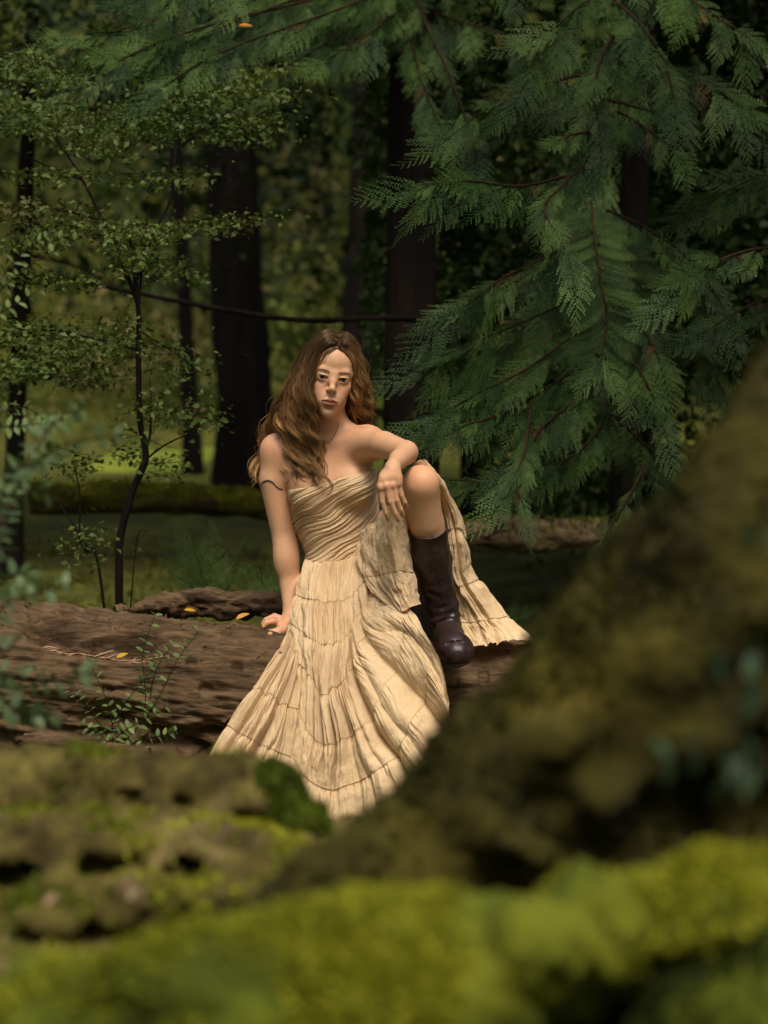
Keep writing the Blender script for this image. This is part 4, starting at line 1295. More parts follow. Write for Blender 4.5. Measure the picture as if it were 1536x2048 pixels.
def make_log():
    nu, nv = 1100, 300
    T, N, B = frames(LOGAX)
    a = np.linspace(0, 2 * np.pi, nv, endpoint=False)
    U = np.cumsum(np.r_[0, np.linalg.norm(np.diff(LOGAX, axis=0), axis=1)])
    CA, SA = np.cos(a), np.sin(a)
    Q = np.stack([U[:, None] * 1.0 + 0 * a, LOGR[:, None] * CA, LOGR[:, None] * SA], -1)
    Qs = Q * np.array([2.2, 13, 13])
    d = 0.012 * fbm(Q * np.array([1.6, 4, 4]), 3, 5)
    d += 0.011 * fbm(Q * np.array([3.2, 18, 18]), 5, 7, 0.62)
    cr = np.abs(vnoise(Q * np.array([1.1, 17, 17]), 9)); d -= 0.011 * np.exp(-(cr / 0.10) ** 2) * (vnoise(Q * np.array([3, 5, 5]), 3) > -0.1)
    cr2 = np.abs(vnoise(Q * np.array([2.6, 42, 42]), 19)); d -= 0.007 * np.exp(-(cr2 / 0.14) ** 2)
    # rotten underside at the front: deep pits
    P0 = LOGAX[:, None, :] + LOGR[:, None, None] * (CA[None, :, None] * N[:, None, :] + SA[None, :, None] * B[:, None, :])
    front_low = sstep(0.02, -0.10, (P0[..., 2] - LOGAX[:, None, 2])) * (P0[..., 1] < LOGAX[:, None, 1])
    d -= front_low * 0.075 * np.clip(fbm(Q * np.array([5, 11, 11]), 4, 23) + 0.15, 0, 1)
    # worm holes and pits
    pit = vnoise(Q * np.array([22, 30, 30]), 41); d -= 0.014 * sstep(0.45, 0.75, pit)
    d += 0.005 * fbm(Q * np.array([12, 80, 80]), 3, 47, 0.6)
    # hollow full of splinters on the top left
    for (px, py, Y, rx, rd, dep) in ((190, 1240, 6.79, 0.17, 0.055, 0.055), (285, 1256, 6.81, 0.06, 0.04, 0.05), (110, 1232, 6.78, 0.10, 0.045, 0.04), (528, 1160, 6.9, 0.02, 0.02, 0.0)):
        c = at(px, py, Y)
        r2 = ((P0[..., 0] - c[0]) / rx) ** 2 + ((P0[..., 1] - c[1]) / rd) ** 2
        top = P0[..., 2] > LOGAX[:, None, 2]
        d -= dep * np.exp(-r2 ** 1.5 * 1.2) * top * (1 + 0.35 * fbm(Q * np.array([9, 22, 22]), 3, 51))
    # keep it smooth where she leans and treads
    R_ = LOGR[:, None] + d
    P = LOGAX[:, None, :] + R_[..., None] * (CA[None, :, None] * N[:, None, :] + SA[None, :, None] * B[:, None, :])
    F = grid_faces(nu, nv)
    i = np.arange(nu - 1) * nv
    F2 = np.stack([i + nv - 1, i + 2 * nv - 1, i + nv, i], -1)
    caps_v = np.vstack([P.reshape(-1, 3), P[0].mean(0), P[-1].mean(0)])
    j = np.arange(nv); n0 = nu * nv
    c0 = np.stack([np.full(nv, n0), (j + 1) % nv, j], -1); c1 = np.stack([np.full(nv, n0 + 1), (nu - 1) * nv + j, (nu - 1) * nv + (j + 1) % nv], -1)
    return caps_v, [F, F2, c0, c1], P
lv, lf, LP = make_log()
LOG_O = np.array([0, 7.0, 0.3])
log = obj_np('fallen_log', lv, lf, M_WOOD, None, LOG_O); log.location = LOG_O
tag(log, 'big weathered brown fallen log the woman sits on, with a splintered hollow', 'log')
def log_top(x, y):
    """height of the log surface over (x, y)"""
    k = np.argmin((LP[..., 0] - x) ** 2 + (LP[..., 1] - y) ** 2 + np.where(LP[..., 2] < 0.3, 9, 0))
    return LP.reshape(-1, 3)[k]
m, nt, b, out = new_mat('fresh_splinter')
nt.links.new(ramp(nt, tex_noise(nt, 40, 3), [(0.3, (0.22, 0.12, 0.06)), (0.7, (0.42, 0.27, 0.15))]), b.inputs['Base Color'])
b.inputs['Roughness'].default_value = 0.8
M_SPLINT = m
rs = np.random.default_rng(77)
for k in range(46):
    px = rs.uniform(75, 325); py = 1232 + 0.13 * (px - 75) + rs.normal(0, 8)
    c = at(px, py, 6.79); q = log_top(c[0], c[1])
    ln = rs.uniform(0.02, 0.07); an = rs.normal(0.15, 0.35)
    d = np.array([math.cos(an), rs.normal(0, 0.4), math.sin(an) * 0.5]); d /= np.linalg.norm(d)
    Pp = q + np.array([0, 0, 0.004]) + np.outer(np.linspace(-0.5, 0.5, 5) * ln, d)
    v, f = tube(Pp, np.array([0.3, 1, 1.1, 0.8, 0.2]) * rs.uniform(0.0015, 0.0032), 4)
    obj_np('splinter', v, f, M_SPLINT, log, LOG_O, smooth=False)
# needles and leaf crumbs caught on top
k_ = rs.integers(0, LP.shape[0], 9000); j_ = rs.integers(0, LP.shape[1], 9000)
Pl = LP[k_, j_]; ok = (Pl[:, 2] > LOGAX[k_, 2] + 0.13) & (np.abs(Pl[:, 0]) < 1.4) & (fbm(Pl * 7, 3, 5) > 0.05)
bv, bf = blades(Pl[ok] + np.array([0, 0, 0.003]), np.tile((0.9, 0, 0.12), (ok.sum(), 1)), 0.016, rs, 0.7, 0.16, 0.1)
o = obj_np('litter', bv, bf, leaf_mat('needle_litter', [(0.07, 0.035, 0.014), (0.16, 0.085, 0.03), (0.28, 0.17, 0.075)], 0.1, 0.8, 30), log, LOG_O); o['kind'] = 'stuff'
# a second, lower log tucked behind
def rough_log(name, pts, rad, mat, label, amp=0.012, seed=3, nu=240, nv=60, cat='log', moss=None, freq=9):
    ax = spline(pts, nu); T, N, B = frames(ax)
    a = np.linspace(0, 2 * np.pi, nv)
    rr = np.interp(np.linspace(0, 1, nu), np.linspace(0, 1, len(rad)), rad)
    D = np.cos(a)[None, :, None] * N[:, None, :] + np.sin(a)[None, :, None] * B[:, None, :]
    P = ax[:, None, :] + rr[:, None, None] * D
    d = amp * fbm(P * np.array([freq * 0.4, freq, freq]), 4, seed)
    d[:, -1] = d[:, 0]
    P = P + D * d[..., None]
    V = np.vstack([P.reshape(-1, 3), ax[:1], ax[-1:]])
    j = np.arange(nv - 1); n0 = nu * nv
    F = [grid_faces(nu, nv), np.stack([np.full(nv - 1, n0), j + 1, j], -1), np.stack([np.full(nv - 1, n0 + 1), (nu - 1) * nv + j, (nu - 1) * nv + j + 1], -1)]
    o_ = ax[nu // 2]
    o = obj_np(name, V, F, mat, None, o_); o.location = V3(o_)
    if label: tag(o, label, cat)
    if moss:
        rg = np.random.default_rng(seed)
        nn = int(moss[0]); k = rg.integers(0, nu, nn); ang = rg.integers(0, nv, nn)
        Pm = P[k, ang]; Nm = D[k, ang]; ok = Nm[:, 2] > 0.15
        bv, bf = blades(Pm[ok], Nm[ok] + np.array([0, 0, 0.4]), moss[1], rg)
        mo = obj_np('moss_cover', bv, bf, moss[2], o, o_); mo['kind'] = 'stuff'
    return o
rough_log('bark_slab', [at(230, 1225, 7.3), at(330, 1212, 7.35), at(430, 1205, 7.35), at(600, 1210, 7.35), at(760, 1230, 7.35)], [0.004, 0.022, 0.034, 0.034, 0.02], M_WOOD, 'low slab of rotting bark right behind the big log beneath the fern', 0.026, 13, cat='bark', freq=22)
rough_log('thin_pole', [at(50, 1478, 6.35), at(180, 1490, 6.3), at(300, 1508, 6.25)], [0.016, 0.017, 0.012], M_WOOD, 'thin dead pole lying in the dark gap under the big log', 0.004, 23, 80, 20, cat='branch', freq=20)
M_MOSSLOG = moss_material('far_moss', (0.030, 0.030, 0.005), (0.070, 0.068, 0.010), (0.13, 0.115, 0.018), (0.040, 0.024, 0.014), 6.0, 0.50)
M_PALELOG = moss_material('bleached_log', (0.05, 0.035, 0.02), (0.14, 0.10, 0.055), (0.24, 0.18, 0.10), (0.07, 0.07, 0.014), 7.0, 0.56)
rough_log('distant_log', [at(60, 1000, 15.0), at(250, 998, 15.2), at(420, 1004, 15.4), at(560, 1024, 15.6), at(640, 1034, 15.7)], [0.085, 0.09, 0.085, 0.08, 0.06], M_MOSSLOG, 'dark fallen trunk with yellow moss on top behind the slender sapling', 0.02, 33, moss=(9000, 0.035, M_TUFT), freq=6)
rough_log('distant_log', [at(860, 1064, 10.4), at(1010, 1064, 10.45), at(1150, 1068, 10.5), at(1330, 1074, 10.55)], [0.05, 0.056, 0.054, 0.05], M_PALELOG, 'brown fallen trunk with thin moss behind the dress hem, right of the boot', 0.034, 43, moss=(2500, 0.025, M_TUFT), freq=9)
# ================================================================ trees
def bark_material(name, a, b_, c_, scale=9):
    m, nt, b, out = new_mat(name)
    n = tex_noise(nt, scale, 6, 0.65, stretch=(1, 1, 0.15))
    nt.links.new(ramp(nt, n, [(0.3, a), (0.55, b_), (0.8, c_)]), b.inputs['Base Color'])
    b.inputs['Roughness'].default_value = 0.95; b.inputs['Specular IOR Level'].default_value = 0.1
    bump(nt, b, n, 1.0, 0.04)
    return m
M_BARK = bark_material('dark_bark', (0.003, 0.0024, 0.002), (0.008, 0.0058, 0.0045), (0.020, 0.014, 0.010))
M_BARK_PALE = bark_material('pale_bark', (0.06, 0.045, 0.035), (0.14, 0.11, 0.09), (0.22, 0.18, 0.15))
M_TWIG = bark_material('twig_bark', (0.016, 0.009, 0.005), (0.040, 0.022, 0.012), (0.075, 0.042, 0.023), 30)
M_CANOPY = leaf_mat('canopy_leaves', [(0.005, 0.011, 0.004), (0.012, 0.024, 0.007), (0.026, 0.046, 0.012)], 0.3, 0.6, 0.8)
M_FAR = leaf_mat('far_leaves', [(0.010, 0.018, 0.004), (0.052, 0.074, 0.013), (0.26, 0.29, 0.06)], 0.35, 0.6, 0.35)
M_FAR_WARM = leaf_mat('far_warm_leaves', [(0.10, 0.10, 0.03), (0.18, 0.15, 0.06), (0.24, 0.14, 0.08)], 0.35, 0.6, 0.5)

def trunk_mesh(base, top, r0, r1, seed, nu=60, nv=28, flare=0.5):
    rg = np.random.default_rng(seed)
    mid = 0.5 * (base + top) + rg.normal(0, 0.02, 3) * np.linalg.norm(top - base) * np.array([1, 1, 0])
    ax = spline([base, mid, top], nu); T, N, B = frames(ax)
    a = np.linspace(0, 2 * np.pi, nv, endpoint=False)
    t = np.linspace(0, 1, nu)
    rr = r0 + (r1 - r0) * t + r0 * flare * np.exp(-t * 14)
    D = np.cos(a)[None, :, None] * N[:, None, :] + np.sin(a)[None, :, None] * B[:, None, :]
    P = ax[:, None, :] + rr[:, None, None] * D
    P = P + D * (r0 * 0.14 * fbm(P * np.array([6, 6, 1.0]), 3, seed))[..., None]
    return P.reshape(-1, 3), grid_faces(nu, nv).tolist(), nu, nv
def closed_tube_faces(nu, nv):
    F = grid_faces(nu, nv); i = np.arange(nu - 1) * nv
    return np.vstack([F, np.stack([i + nv - 1, i + 2 * nv - 1, i + nv, i], -1)])

def leaf_cloud(n, center, radii, rng, size, shell=0.5, squash=0.6):
    d = rng.normal(0, 1, (n, 3)); d /= np.linalg.norm(d, axis=1, keepdims=True)
    r = (shell + (1 - shell) * rng.random(n)) ** 0.7
    P = np.asarray(center) + d * r[:, None] * np.asarray(radii)
    P += 0.25 * np.asarray(radii) * np.stack([fbm(P * 0.9, 2, 3), fbm(P * 0.9 + 9, 2, 4), fbm(P * 0.9 + 19, 2, 5)], 1)
    Nn = rng.normal(0, 1, (n, 3)) * np.array([1, 1, squash])
    return blades(P, Nn / np.linalg.norm(Nn, axis=1, keepdims=True), size, rng, 0.3, 0.32, 0.5)

def forest_tree(px0, px1, Y, label, seed, h=11.0, mat=None, crown=True, lean=0.0, crown_z=4.3, crown_r=(2.0, 2.0, 2.4), n=3600, stubs=5, name='conifer_tree'):
    rg = np.random.default_rng(seed)
    x = at(0.5 * (px0 + px1), 900, Y)[0]
    z = float(gz(x, Y)) - 0.05
    r = (px1 - px0) * Y / FPX / 2
    base = np.array([x, Y, z])
    t = empty(name, V3(base)); tag(t, label, 'tree', 'trees standing behind the clearing')
    top = base + np.array([lean * h, 0.1, h])
    V, _, nu, nv = trunk_mesh(base, top, r, r * 0.45, seed)
    obj_np('trunk', V, closed_tube_faces(nu, nv), mat or M_BARK, t, base)
    for k in range(stubs):
        zz = rg.uniform(0.6, 3.6); an = rg.uniform(0, 6.28)
        p0 = base + np.array([lean * zz, 0, zz])
        L = rg.uniform(0.5, 1.6)
        d = np.array([math.cos(an), math.sin(an), rg.uniform(-0.25, 0.2)])
        pts = spline([p0, p0 + d * L * 0.5 + np.array([0, 0, rg.normal(0, 0.06)]), p0 + d * L + np.array([0, 0, rg.normal(-0.1, 0.12)])], 12)
        v, f = tube(pts, np.linspace(0.018, 0.004, 12), 5)
        obj_np('branch', v, f, M_BARK, t, base)
    if crown:
        mb = MB()
        for q in range(7):
            c = base + np.array([lean * h + rg.normal(0, crown_r[0] * 0.5), rg.normal(0, crown_r[1] * 0.5), crown_z + 1.2 + rg.uniform(-0.6, 4.2)])
            v, f = leaf_cloud(n // 7, c, np.array(crown_r) * rg.uniform(0.45, 0.75), rg, 0.22)
            mb.add(v, f)
        o = mb.build('crown', M_CANOPY, t, base)
    return t
TREES = [
 (445, 556, 22.0, 'broad dark conifer trunk left of the woman\'s head', dict(crown=False)),
 (372, 402, 24.0, 'slim dark trunk just left of the broad one, beyond the sapling', dict(crown=False)),
 (676, 742, 27.0, 'far dark trunk right above the woman\'s head', dict(crown=False)),
 (0, 36, 14.0, 'dark trunk at the left edge of the picture', {}),
 (1484, 1522, 21.0, 'pale grey trunk near the right edge behind the cedar', dict(mat=M_BARK_PALE, lean=-0.01)),
 (925, 965, 17.0, 'slim dark trunk behind the top of the cedar boughs', {}),
 (1240, 1296, 18.0, 'dark trunk at the upper right behind hanging cedar branches', {}),
]
for i, (a_, b_, Y, lab, kw) in enumerate(TREES):
    forest_tree(a_, b_, Y, lab, 100 + i, **kw)

# ---- the wood beyond: one mass
rf = np.random.default_rng(5)
def far_mass(n, xr, yr, zr, size, mat, name, label, thresh=-0.1, seed=3, fs=0.55, cat='woods'):
    P = np.stack([rf.uniform(*xr, n * 3), rf.uniform(*yr, n * 3), rf.uniform(*zr, n * 3)], 1)
    k = fbm(P * np.array([fs, fs * 0.5, fs]), 3, seed) > thresh
    P = P[k][:n]
    P[:, 2] += gz(P[:, 0], P[:, 1])
    Nn = rf.normal(0, 1, (len(P), 3)); Nn /= np.linalg.norm(Nn, axis=1, keepdims=True)
    v, f = blades(P, Nn, size, rf, 0.3, 0.34, 0.5)
    o = obj_np(name, v, f, mat); tag(o, label, cat, kind='stuff')
    return o
far_mass(190000, (-13, 13), (33, 45), (0.0, 8.5), 0.09, M_FAR, 'far_woods', 'blurred green woods far behind the trunks', 0.12, 3)
far_mass(9000, (-5, 5), (30, 38), (0.0, 5), 0.12, M_FAR_WARM, 'autumn_undergrowth', 'blurred tan and rusty leaves in the gaps between the far trunks', 0.35, 9, 0.8, 'undergrowth')
far_mass(9000, (-5, 5), (19, 30), (1.8, 6.5), 0.12, M_CANOPY, 'understory_leaves', 'dark blurred understory leaves between the trunks', 0.12, 15, 0.8, 'undergrowth')
far_mass(40000, (-30, 30), (44, 56), (0, 16), 0.5, M_CANOPY, 'dark_woods', 'dark wood closing the view at the back', -0.4, 25, 0.3)
# ---- canopy overhead, open above the clearing where she sits
nc = 46000
P = np.stack([rf.uniform(-16, 16, nc), rf.uniform(9.0, 18, nc), rf.uniform(3.5, 8.5, nc)], 1)
P = P[(fbm(P * 0.5, 3, 71) > -0.45) & (P[:, 2] > 3.3 + 0.17 * np.clip(P[:, 1] - 9, 0, 9))]
P = P[~((P[:, 1] < 13.8) & (P[:, 0] < -0.3) & (P[:, 0] > -4))]
# the wood closes round the clearing on the other sides as well
nr = 60000
an = rf.uniform(0, 2 * np.pi, nr); rad = rf.uniform(8.5, 14, nr)
Q = np.stack([np.cos(an) * rad * 0.95, 3.5 + np.sin(an) * rad, rf.uniform(0.3, 10.5, nr)], 1)
Q = Q[(Q[:, 1] < 9.5) & ((np.abs(Q[:, 0]) > 4.2) | (Q[:, 1] < 1.0)) & (fbm(Q * 0.45, 3, 73) > -0.3)]
P = np.vstack([P, Q])
Nn = rf.normal(0, 0.7, (len(P), 3)) + np.array([0, 0, 1]); Nn = np.cross(Nn, rf.normal(0, 1, Nn.shape)); Nn /= np.linalg.norm(Nn, axis=1, keepdims=True)
v, f = blades(P, Nn, 0.32, rf, 0.2, 0.38, 0.3)
o = obj_np('canopy', v, f, M_CANOPY); tag(o, 'dark evergreen canopy closing round and over the clearing', 'canopy', kind='stuff')

# unseen leaf clusters added along the sun direction to shade arm, log and cedar
mb = MB()
rd = np.random.default_rng(44)
sd_ = np.array(sdir)
def shade(x0, x1, z0, z1, y, n, t=(2.6, 3.4), size=0.10, cl=0.10):
    k = max(1, n // 40)
    for _ in range(k):
        c = np.array([rd.uniform(x0, x1), y + rd.normal(0, 0.15), rd.uniform(z0, z1)]) + sd_ * rd.uniform(*t)
        v, f = leaf_cloud(40, c, (cl, cl, cl * 0.6), rd, size, 0.1)
        mb.add(v, f)
shade(-0.42, -0.27, 0.50, 1.02, 7.0, 900, t=(2.3, 2.8), cl=0.07)
shade(-1.3, -0.5, 0.3, 0.6, 6.8, 500)
shade(0.45, 1.8, 0.6, 2.4, 8.0, 2400, t=(2.6, 4.2), cl=0.14)
shade(-0.2, 0.5, 1.6, 2.6, 8.5, 1200, t=(2.6, 4.2), cl=0.14)
o = mb.build('added_shade_leaves', M_CANOPY, None); tag(o, 'unseen leaf clusters added overhead to shade the arm, log and cedar', 'foliage', kind='stuff')

# shaded conifer thicket right behind the cedar, dark wood beyond
far_mass(60000, (-0.1, 3.2), (10.6, 13.5), (0.55, 4.6), 0.062, M_CANOPY, 'dark_thicket', 'near black thicket of conifer twigs behind the cedar on the right', -0.35, 35, 1.2, 'undergrowth')
far_mass(22000, (-3.6, -0.2), (12.0, 15.0), (2.55, 4.6), 0.05, M_CANOPY, 'hanging_twigs', 'dark hanging twigs high up between the trunks on the left', 0.0, 45, 1.2, 'undergrowth')
# ================================================================ cedar boughs
M_CEDAR = leaf_mat('cedar_foliage', [(0.010, 0.024, 0.006), (0.026, 0.056, 0.012), (0.064, 0.112, 0.024)], 0.22, 0.55, 2.0)
def spray_mesh(name, seed, npin=17, ang=48, lmax=0.40, prof='cedar', seg=10, droop=0.25, segw=0.46, slf=0.17):
    """flat frond in the x-z plane, rachis along +x from 0 to 1, normal -y"""
    rg = np.random.default_rng(seed)
    V, F = [], []
    def quad(p, d, L, w, side):
        n = len(V)
        q = np.array([-d[2], 0, d[0]])
        y0 = rg.normal(0, 0.004)
        V.extend([p, p + d * L * 0.55 + q * w + [0, y0, 0], p + d * L + [0, y0 * 2 - 0.01 * L, 0], p + d * L * 0.45 - q * w + [0, y0, 0]])
        F.append([n, n + 1, n + 2, n + 3])
    xs_ = np.linspace(0.06, 0.985, npin)
    for i, x in enumerate(xs_):
        for s in (-1, 1):
            xx = x + (0.5 if s > 0 else 0) * (xs_[1] - xs_[0])
            if xx > 0.99: continue
            if prof == 'cedar': L = lmax * (0.45 + 0.55 * math.sin(math.pi * min(1, xx * 1.1 + 0.12))) * (1 - xx * 0.55) * rg.uniform(0.8, 1.15)
            elif prof == 'fern': L = lmax * (1 - xx) ** 0.9 * (0.55 + 0.45 * min(1, xx * 5)) * rg.uniform(0.92, 1.05)
            else: L = lmax * math.sin(math.pi * (0.12 + 0.85 * xx)) ** 0.6 * rg.uniform(0.85, 1.1)
            if L < 0.02: continue
            a = R(ang) * (1 - 0.35 * xx) + rg.normal(0, 0.06)
            p0 = np.array([xx, 0, 0.0])
            m = max(3, int(seg * L / lmax + 1))
            cur = p0.copy(); da = -0.45 * a / m
            yb = rg.normal(0, 0.03)
            for j in range(m):
                d = np.array([math.cos(a), yb - 0.10 * j / m, s * math.sin(a)]); d /= np.linalg.norm(d)
                st = L / m
                quad(cur, d, st * 1.25, st * 0.16, s)
                sl = L * slf * (1 - 0.62 * j / m) * rg.uniform(0.8, 1.2)
                for t in (-1, 1):
                    b = R(42) * t
                    dd = np.array([d[0] * math.cos(b) - d[2] * math.sin(b), d[1] * 0.6, d[0] * math.sin(b) + d[2] * math.cos(b)])
                    quad(cur + d * st * (0.3 if t > 0 else 0.7), dd, sl, sl * segw * 0.5, s)
                cur = cur + d * st; a += da
    # rachis
    pr = np.stack([np.linspace(0, 1, 9), np.zeros(9), np.zeros(9)], 1)
    tv, tf = tube(pr, np.linspace(0.007, 0.002, 9), 4)
    n = len(V)
    V = np.vstack([np.array(V), tv]); Fq = [np.array(F)] + [x + n for x in tf]
    # droop the whole frond towards -z (hang) and cup it
    X = V[:, 0].copy()
    V[:, 2] -= droop * X ** 2
    V[:, 1] += -0.05 * np.abs(V[:, 2] + droop * X ** 2) - 0.06 * X ** 2
    me = mesh_np(name, V, Fq, False)
    me.materials.append(M_CEDAR)
    return me
SPRAYS = [spray_mesh('spray', 10 + i, npin=10 + i % 3, ang=42 + 3 * (i % 3), lmax=0.42 + 0.03 * (i % 2), droop=0.10 + 0.07 * (i % 4)) for i in range(6)]
FEATHER = [spray_mesh('feather_spray', 40 + i, npin=24, ang=72, lmax=0.20, prof='feather', seg=10, droop=0.05, segw=0.4, slf=0.16) for i in range(2)]

M_DEADSPRAY = leaf_mat('dead_spray', [(0.05, 0.028, 0.010), (0.10, 0.052, 0.018), (0.15, 0.085, 0.03)], 0.2, 0.7, 3.0)
DEAD = spray_mesh('dead_spray', 99, npin=8, ang=44, lmax=0.36, seg=7)
DEAD.materials.clear(); DEAD.materials.append(M_DEADSPRAY)

def add_spray(parent, porig, p, dirv, length, me, rng, face=(0, -1, 0.25), name='foliage_spray', jitter=0.35):
    """place a copy of the frond with its rachis along dirv and its flat side towards face"""
    x = np.asarray(dirv, float); x /= np.linalg.norm(x)
    nrm = np.asarray(face, float) + rng.normal(0, jitter, 3)
    y = -(nrm - x * np.dot(nrm, x)); y /= np.linalg.norm(y) + 1e-9
    z = np.cross(x, y)
    if z[2] < 0 and abs(x[2]) < 0.8: pass
    M = Matrix(((x[0], y[0], z[0], 0), (x[1], y[1], z[1], 0), (x[2], y[2], z[2], 0), (0, 0, 0, 1)))
    o = bpy.data.objects.new(name, me)
    COL.objects.link(o); o.parent = parent
    pp = np.asarray(p) - np.asarray(porig)
    o.matrix_local = Matrix.Translation(V3(pp)) @ M @ Matrix.Diagonal((length, length, length, 1))
    return o

def cedar_bough(tree, torig, pts, seed, n=14, length=(0.16, 0.30), down=0.7, face=(0, -1, 0.3), rad=0.006, t0=0.05, spread=0.6, end=True):
    rg = np.random.default_rng(seed)
    ax = spline([at(*p) for p in pts], 40)
    v, f = tube(ax, np.linspace(rad, 0.0025, 40), 6)
    o = obj_np('branch', v, f, M_TWIG, tree, torig)
    T = np.gradient(ax, axis=0); T /= np.linalg.norm(T, axis=1, keepdims=True)
    for i in range(n):
        t = t0 + (1 - t0) * (i + rg.random() * 0.6) / n
        k = min(39, int(t * 39)); s = 1 if i % 2 else -1
        sd = np.array([-T[k][2], 0, T[k][0]])
        d = T[k] * 0.8 + s * sd * spread * rg.uniform(0.5, 1.2) + np.array([0, rg.normal(-0.12, 0.2), -down * rg.uniform(0.5, 1.2)])
        L = rg.uniform(*length) * (1.1 - 0.45 * t)
        add_spray(o, (0, 0, 0), ax[k] - torig, d, L * (0.5 if i % 17 == 8 else rg.uniform(0.75, 1.2)), DEAD if i % 17 == 8 else SPRAYS[rg.integers(6)], rg, face)
    if end:
        add_spray(o, (0, 0, 0), ax[-1] - torig, T[-1] + np.array([0, 0, -0.25]), length[1] * 0.9, SPRAYS[rg.integers(6)], rg, face, jitter=0.15)
    return o, ax

def cedar_tree(px, Y, r, label, seed):
    x = at(px, 900, Y)[0]; base = np.array([x, Y, float(gz(x, Y)) - 0.05])
    t = empty('cedar_tree', V3(base)); tag(t, label, 'tree')
    V, _, nu, nv = trunk_mesh(base, base + np.array([0.05, 0.1, 9.0]), r, r * 0.5, seed, flare=0.4)
    obj_np('trunk', V, closed_tube_faces(nu, nv), M_BARK, t, base)
    return t, base
# right hand cedar, close behind the woman
tA, oA = cedar_tree(1235, 9.8, 0.055, 'western cedar with drooping feathery green boughs right of the woman', 301)
bA = [
 ([(1215,330,9.2),(1140,350,7.94),(1040,372,7.43),(940,362,7.18),(845,368,7.05)], 22, (0.20,0.34), 0.95),
 ([(1215,300,9.2),(1170,330,7.86),(1120,375,7.43),(1090,420,7.26),(1130,500,7.18)], 14, (0.18,0.30), 0.9),
 ([(1215,250,9.2),(1180,262,7.94),(1150,268,7.6),(1130,275,7.52)], 8, (0.12,0.20), 0.7),
 ([(1215,230,9.2),(1240,225,8.03),(1290,255,7.69),(1350,300,7.52)], 12, (0.16,0.26), 0.8),
 ([(1215,200,9.2),(1240,205,8.11),(1275,215,7.86),(1310,225,7.77)], 8, (0.12,0.20), 0.7),
 ([(1215,640,9.2),(1150,670,8.11),(1050,740,7.69),(950,790,7.52),(880,830,7.43)], 18, (0.20,0.32), 0.7),
 ([(1215,700,9.2),(1120,760,8.11),(1020,820,7.6),(930,850,7.43)], 16, (0.20,0.32), 0.8),
 ([(1215,740,9.2),(1150,800,7.94),(1080,860,7.6),(1040,940,7.52)], 14, (0.20,0.34), 0.9),
 ([(1215,780,9.2),(1200,850,8.11),(1160,900,7.86),(1120,930,7.77)], 12, (0.20,0.32), 0.9),
 ([(1215,690,9.2),(1260,720,8.03),(1290,760,7.77),(1320,830,7.69)], 12, (0.20,0.30), 0.8),
 ([(1215,520,9.2),(1260,600,8.2),(1300,680,7.94),(1320,720,7.86)], 12, (0.18,0.30), 0.9),
 ([(1215,450,9.2),(1120,500,8.28),(1000,560,8.03),(920,620,7.94)], 16, (0.22,0.36), 0.8),
 ([(1215,560,9.2),(1100,620,8.45),(960,680,8.28),(860,720,8.2)], 16, (0.22,0.36), 0.8),
 ([(1215,420,9.2),(1300,460,8.37),(1380,520,8.2),(1440,600,8.11)], 14, (0.22,0.34), 0.8),
 ([(1215,600,9.2),(1310,640,8.45),(1400,700,8.28),(1450,790,8.2)], 14, (0.22,0.34), 0.8),
 ([(1215,860,9.2),(1090,930,8.28),(980,960,8.11),(900,960,8.03)], 14, (0.20,0.30), 0.6),
 ([(1215,820,9.2),(1280,880,8.28),(1340,930,8.11),(1370,990,8.03)], 14, (0.22,0.32), 0.7),
 ([(1230,60,9.2),(1200,120,8.11),(1190,190,7.94),(1200,250,7.86)], 14, (0.22,0.34), 0.9),
 ([(1230,0,9.2),(1290,60,8.11),(1330,130,8.03),(1350,200,7.94)], 14, (0.22,0.34), 0.9),
 ([(1230,-40,9.2),(1150,20,8.11),(1090,80,8.03),(1060,140,7.94)], 14, (0.22,0.34), 0.9),
 ([(1230,-60,9.4),(1330,-30,9.2),(1430,30,8.45),(1520,90,8.37)], 14, (0.24,0.36), 0.9),
 ([(1230,300,9.6),(1180,400,9.5),(1140,500,9.4),(1100,600,9.4)], 16, (0.26,0.38), 0.9),
 ([(1230,500,9.6),(1130,580,9.5),(1040,660,9.4),(960,740,9.4)], 16, (0.26,0.38), 0.9),
 ([(1215,140,9.2),(1120,160,8.28),(1020,190,8.11),(940,240,8.03)], 14, (0.22,0.34), 0.8),
 ([(1215,120,9.2),(1320,130,8.37),(1420,170,8.2),(1500,230,8.11)], 14, (0.22,0.34), 0.8),
]
for i, (pts, n, ln, dn) in enumerate(bA):
    cedar_bough(tA, oA, pts, 400 + i, n, ln, dn)
# hanging tips in front of the dark ground
cedar_bough(tA, oA, [(1060,820,7.6),(1050,900,7.4),(1030,960,7.35),(1045,1005,7.3)], 470, 10, (0.14,0.20), 1.0, rad=0.005)
cedar_bough(tA, oA, [(1290,930,7.7),(1260,990,7.5),(1225,1045,7.4),(1205,1085,7.3)], 471, 9, (0.10,0.16), 0.8, rad=0.005)
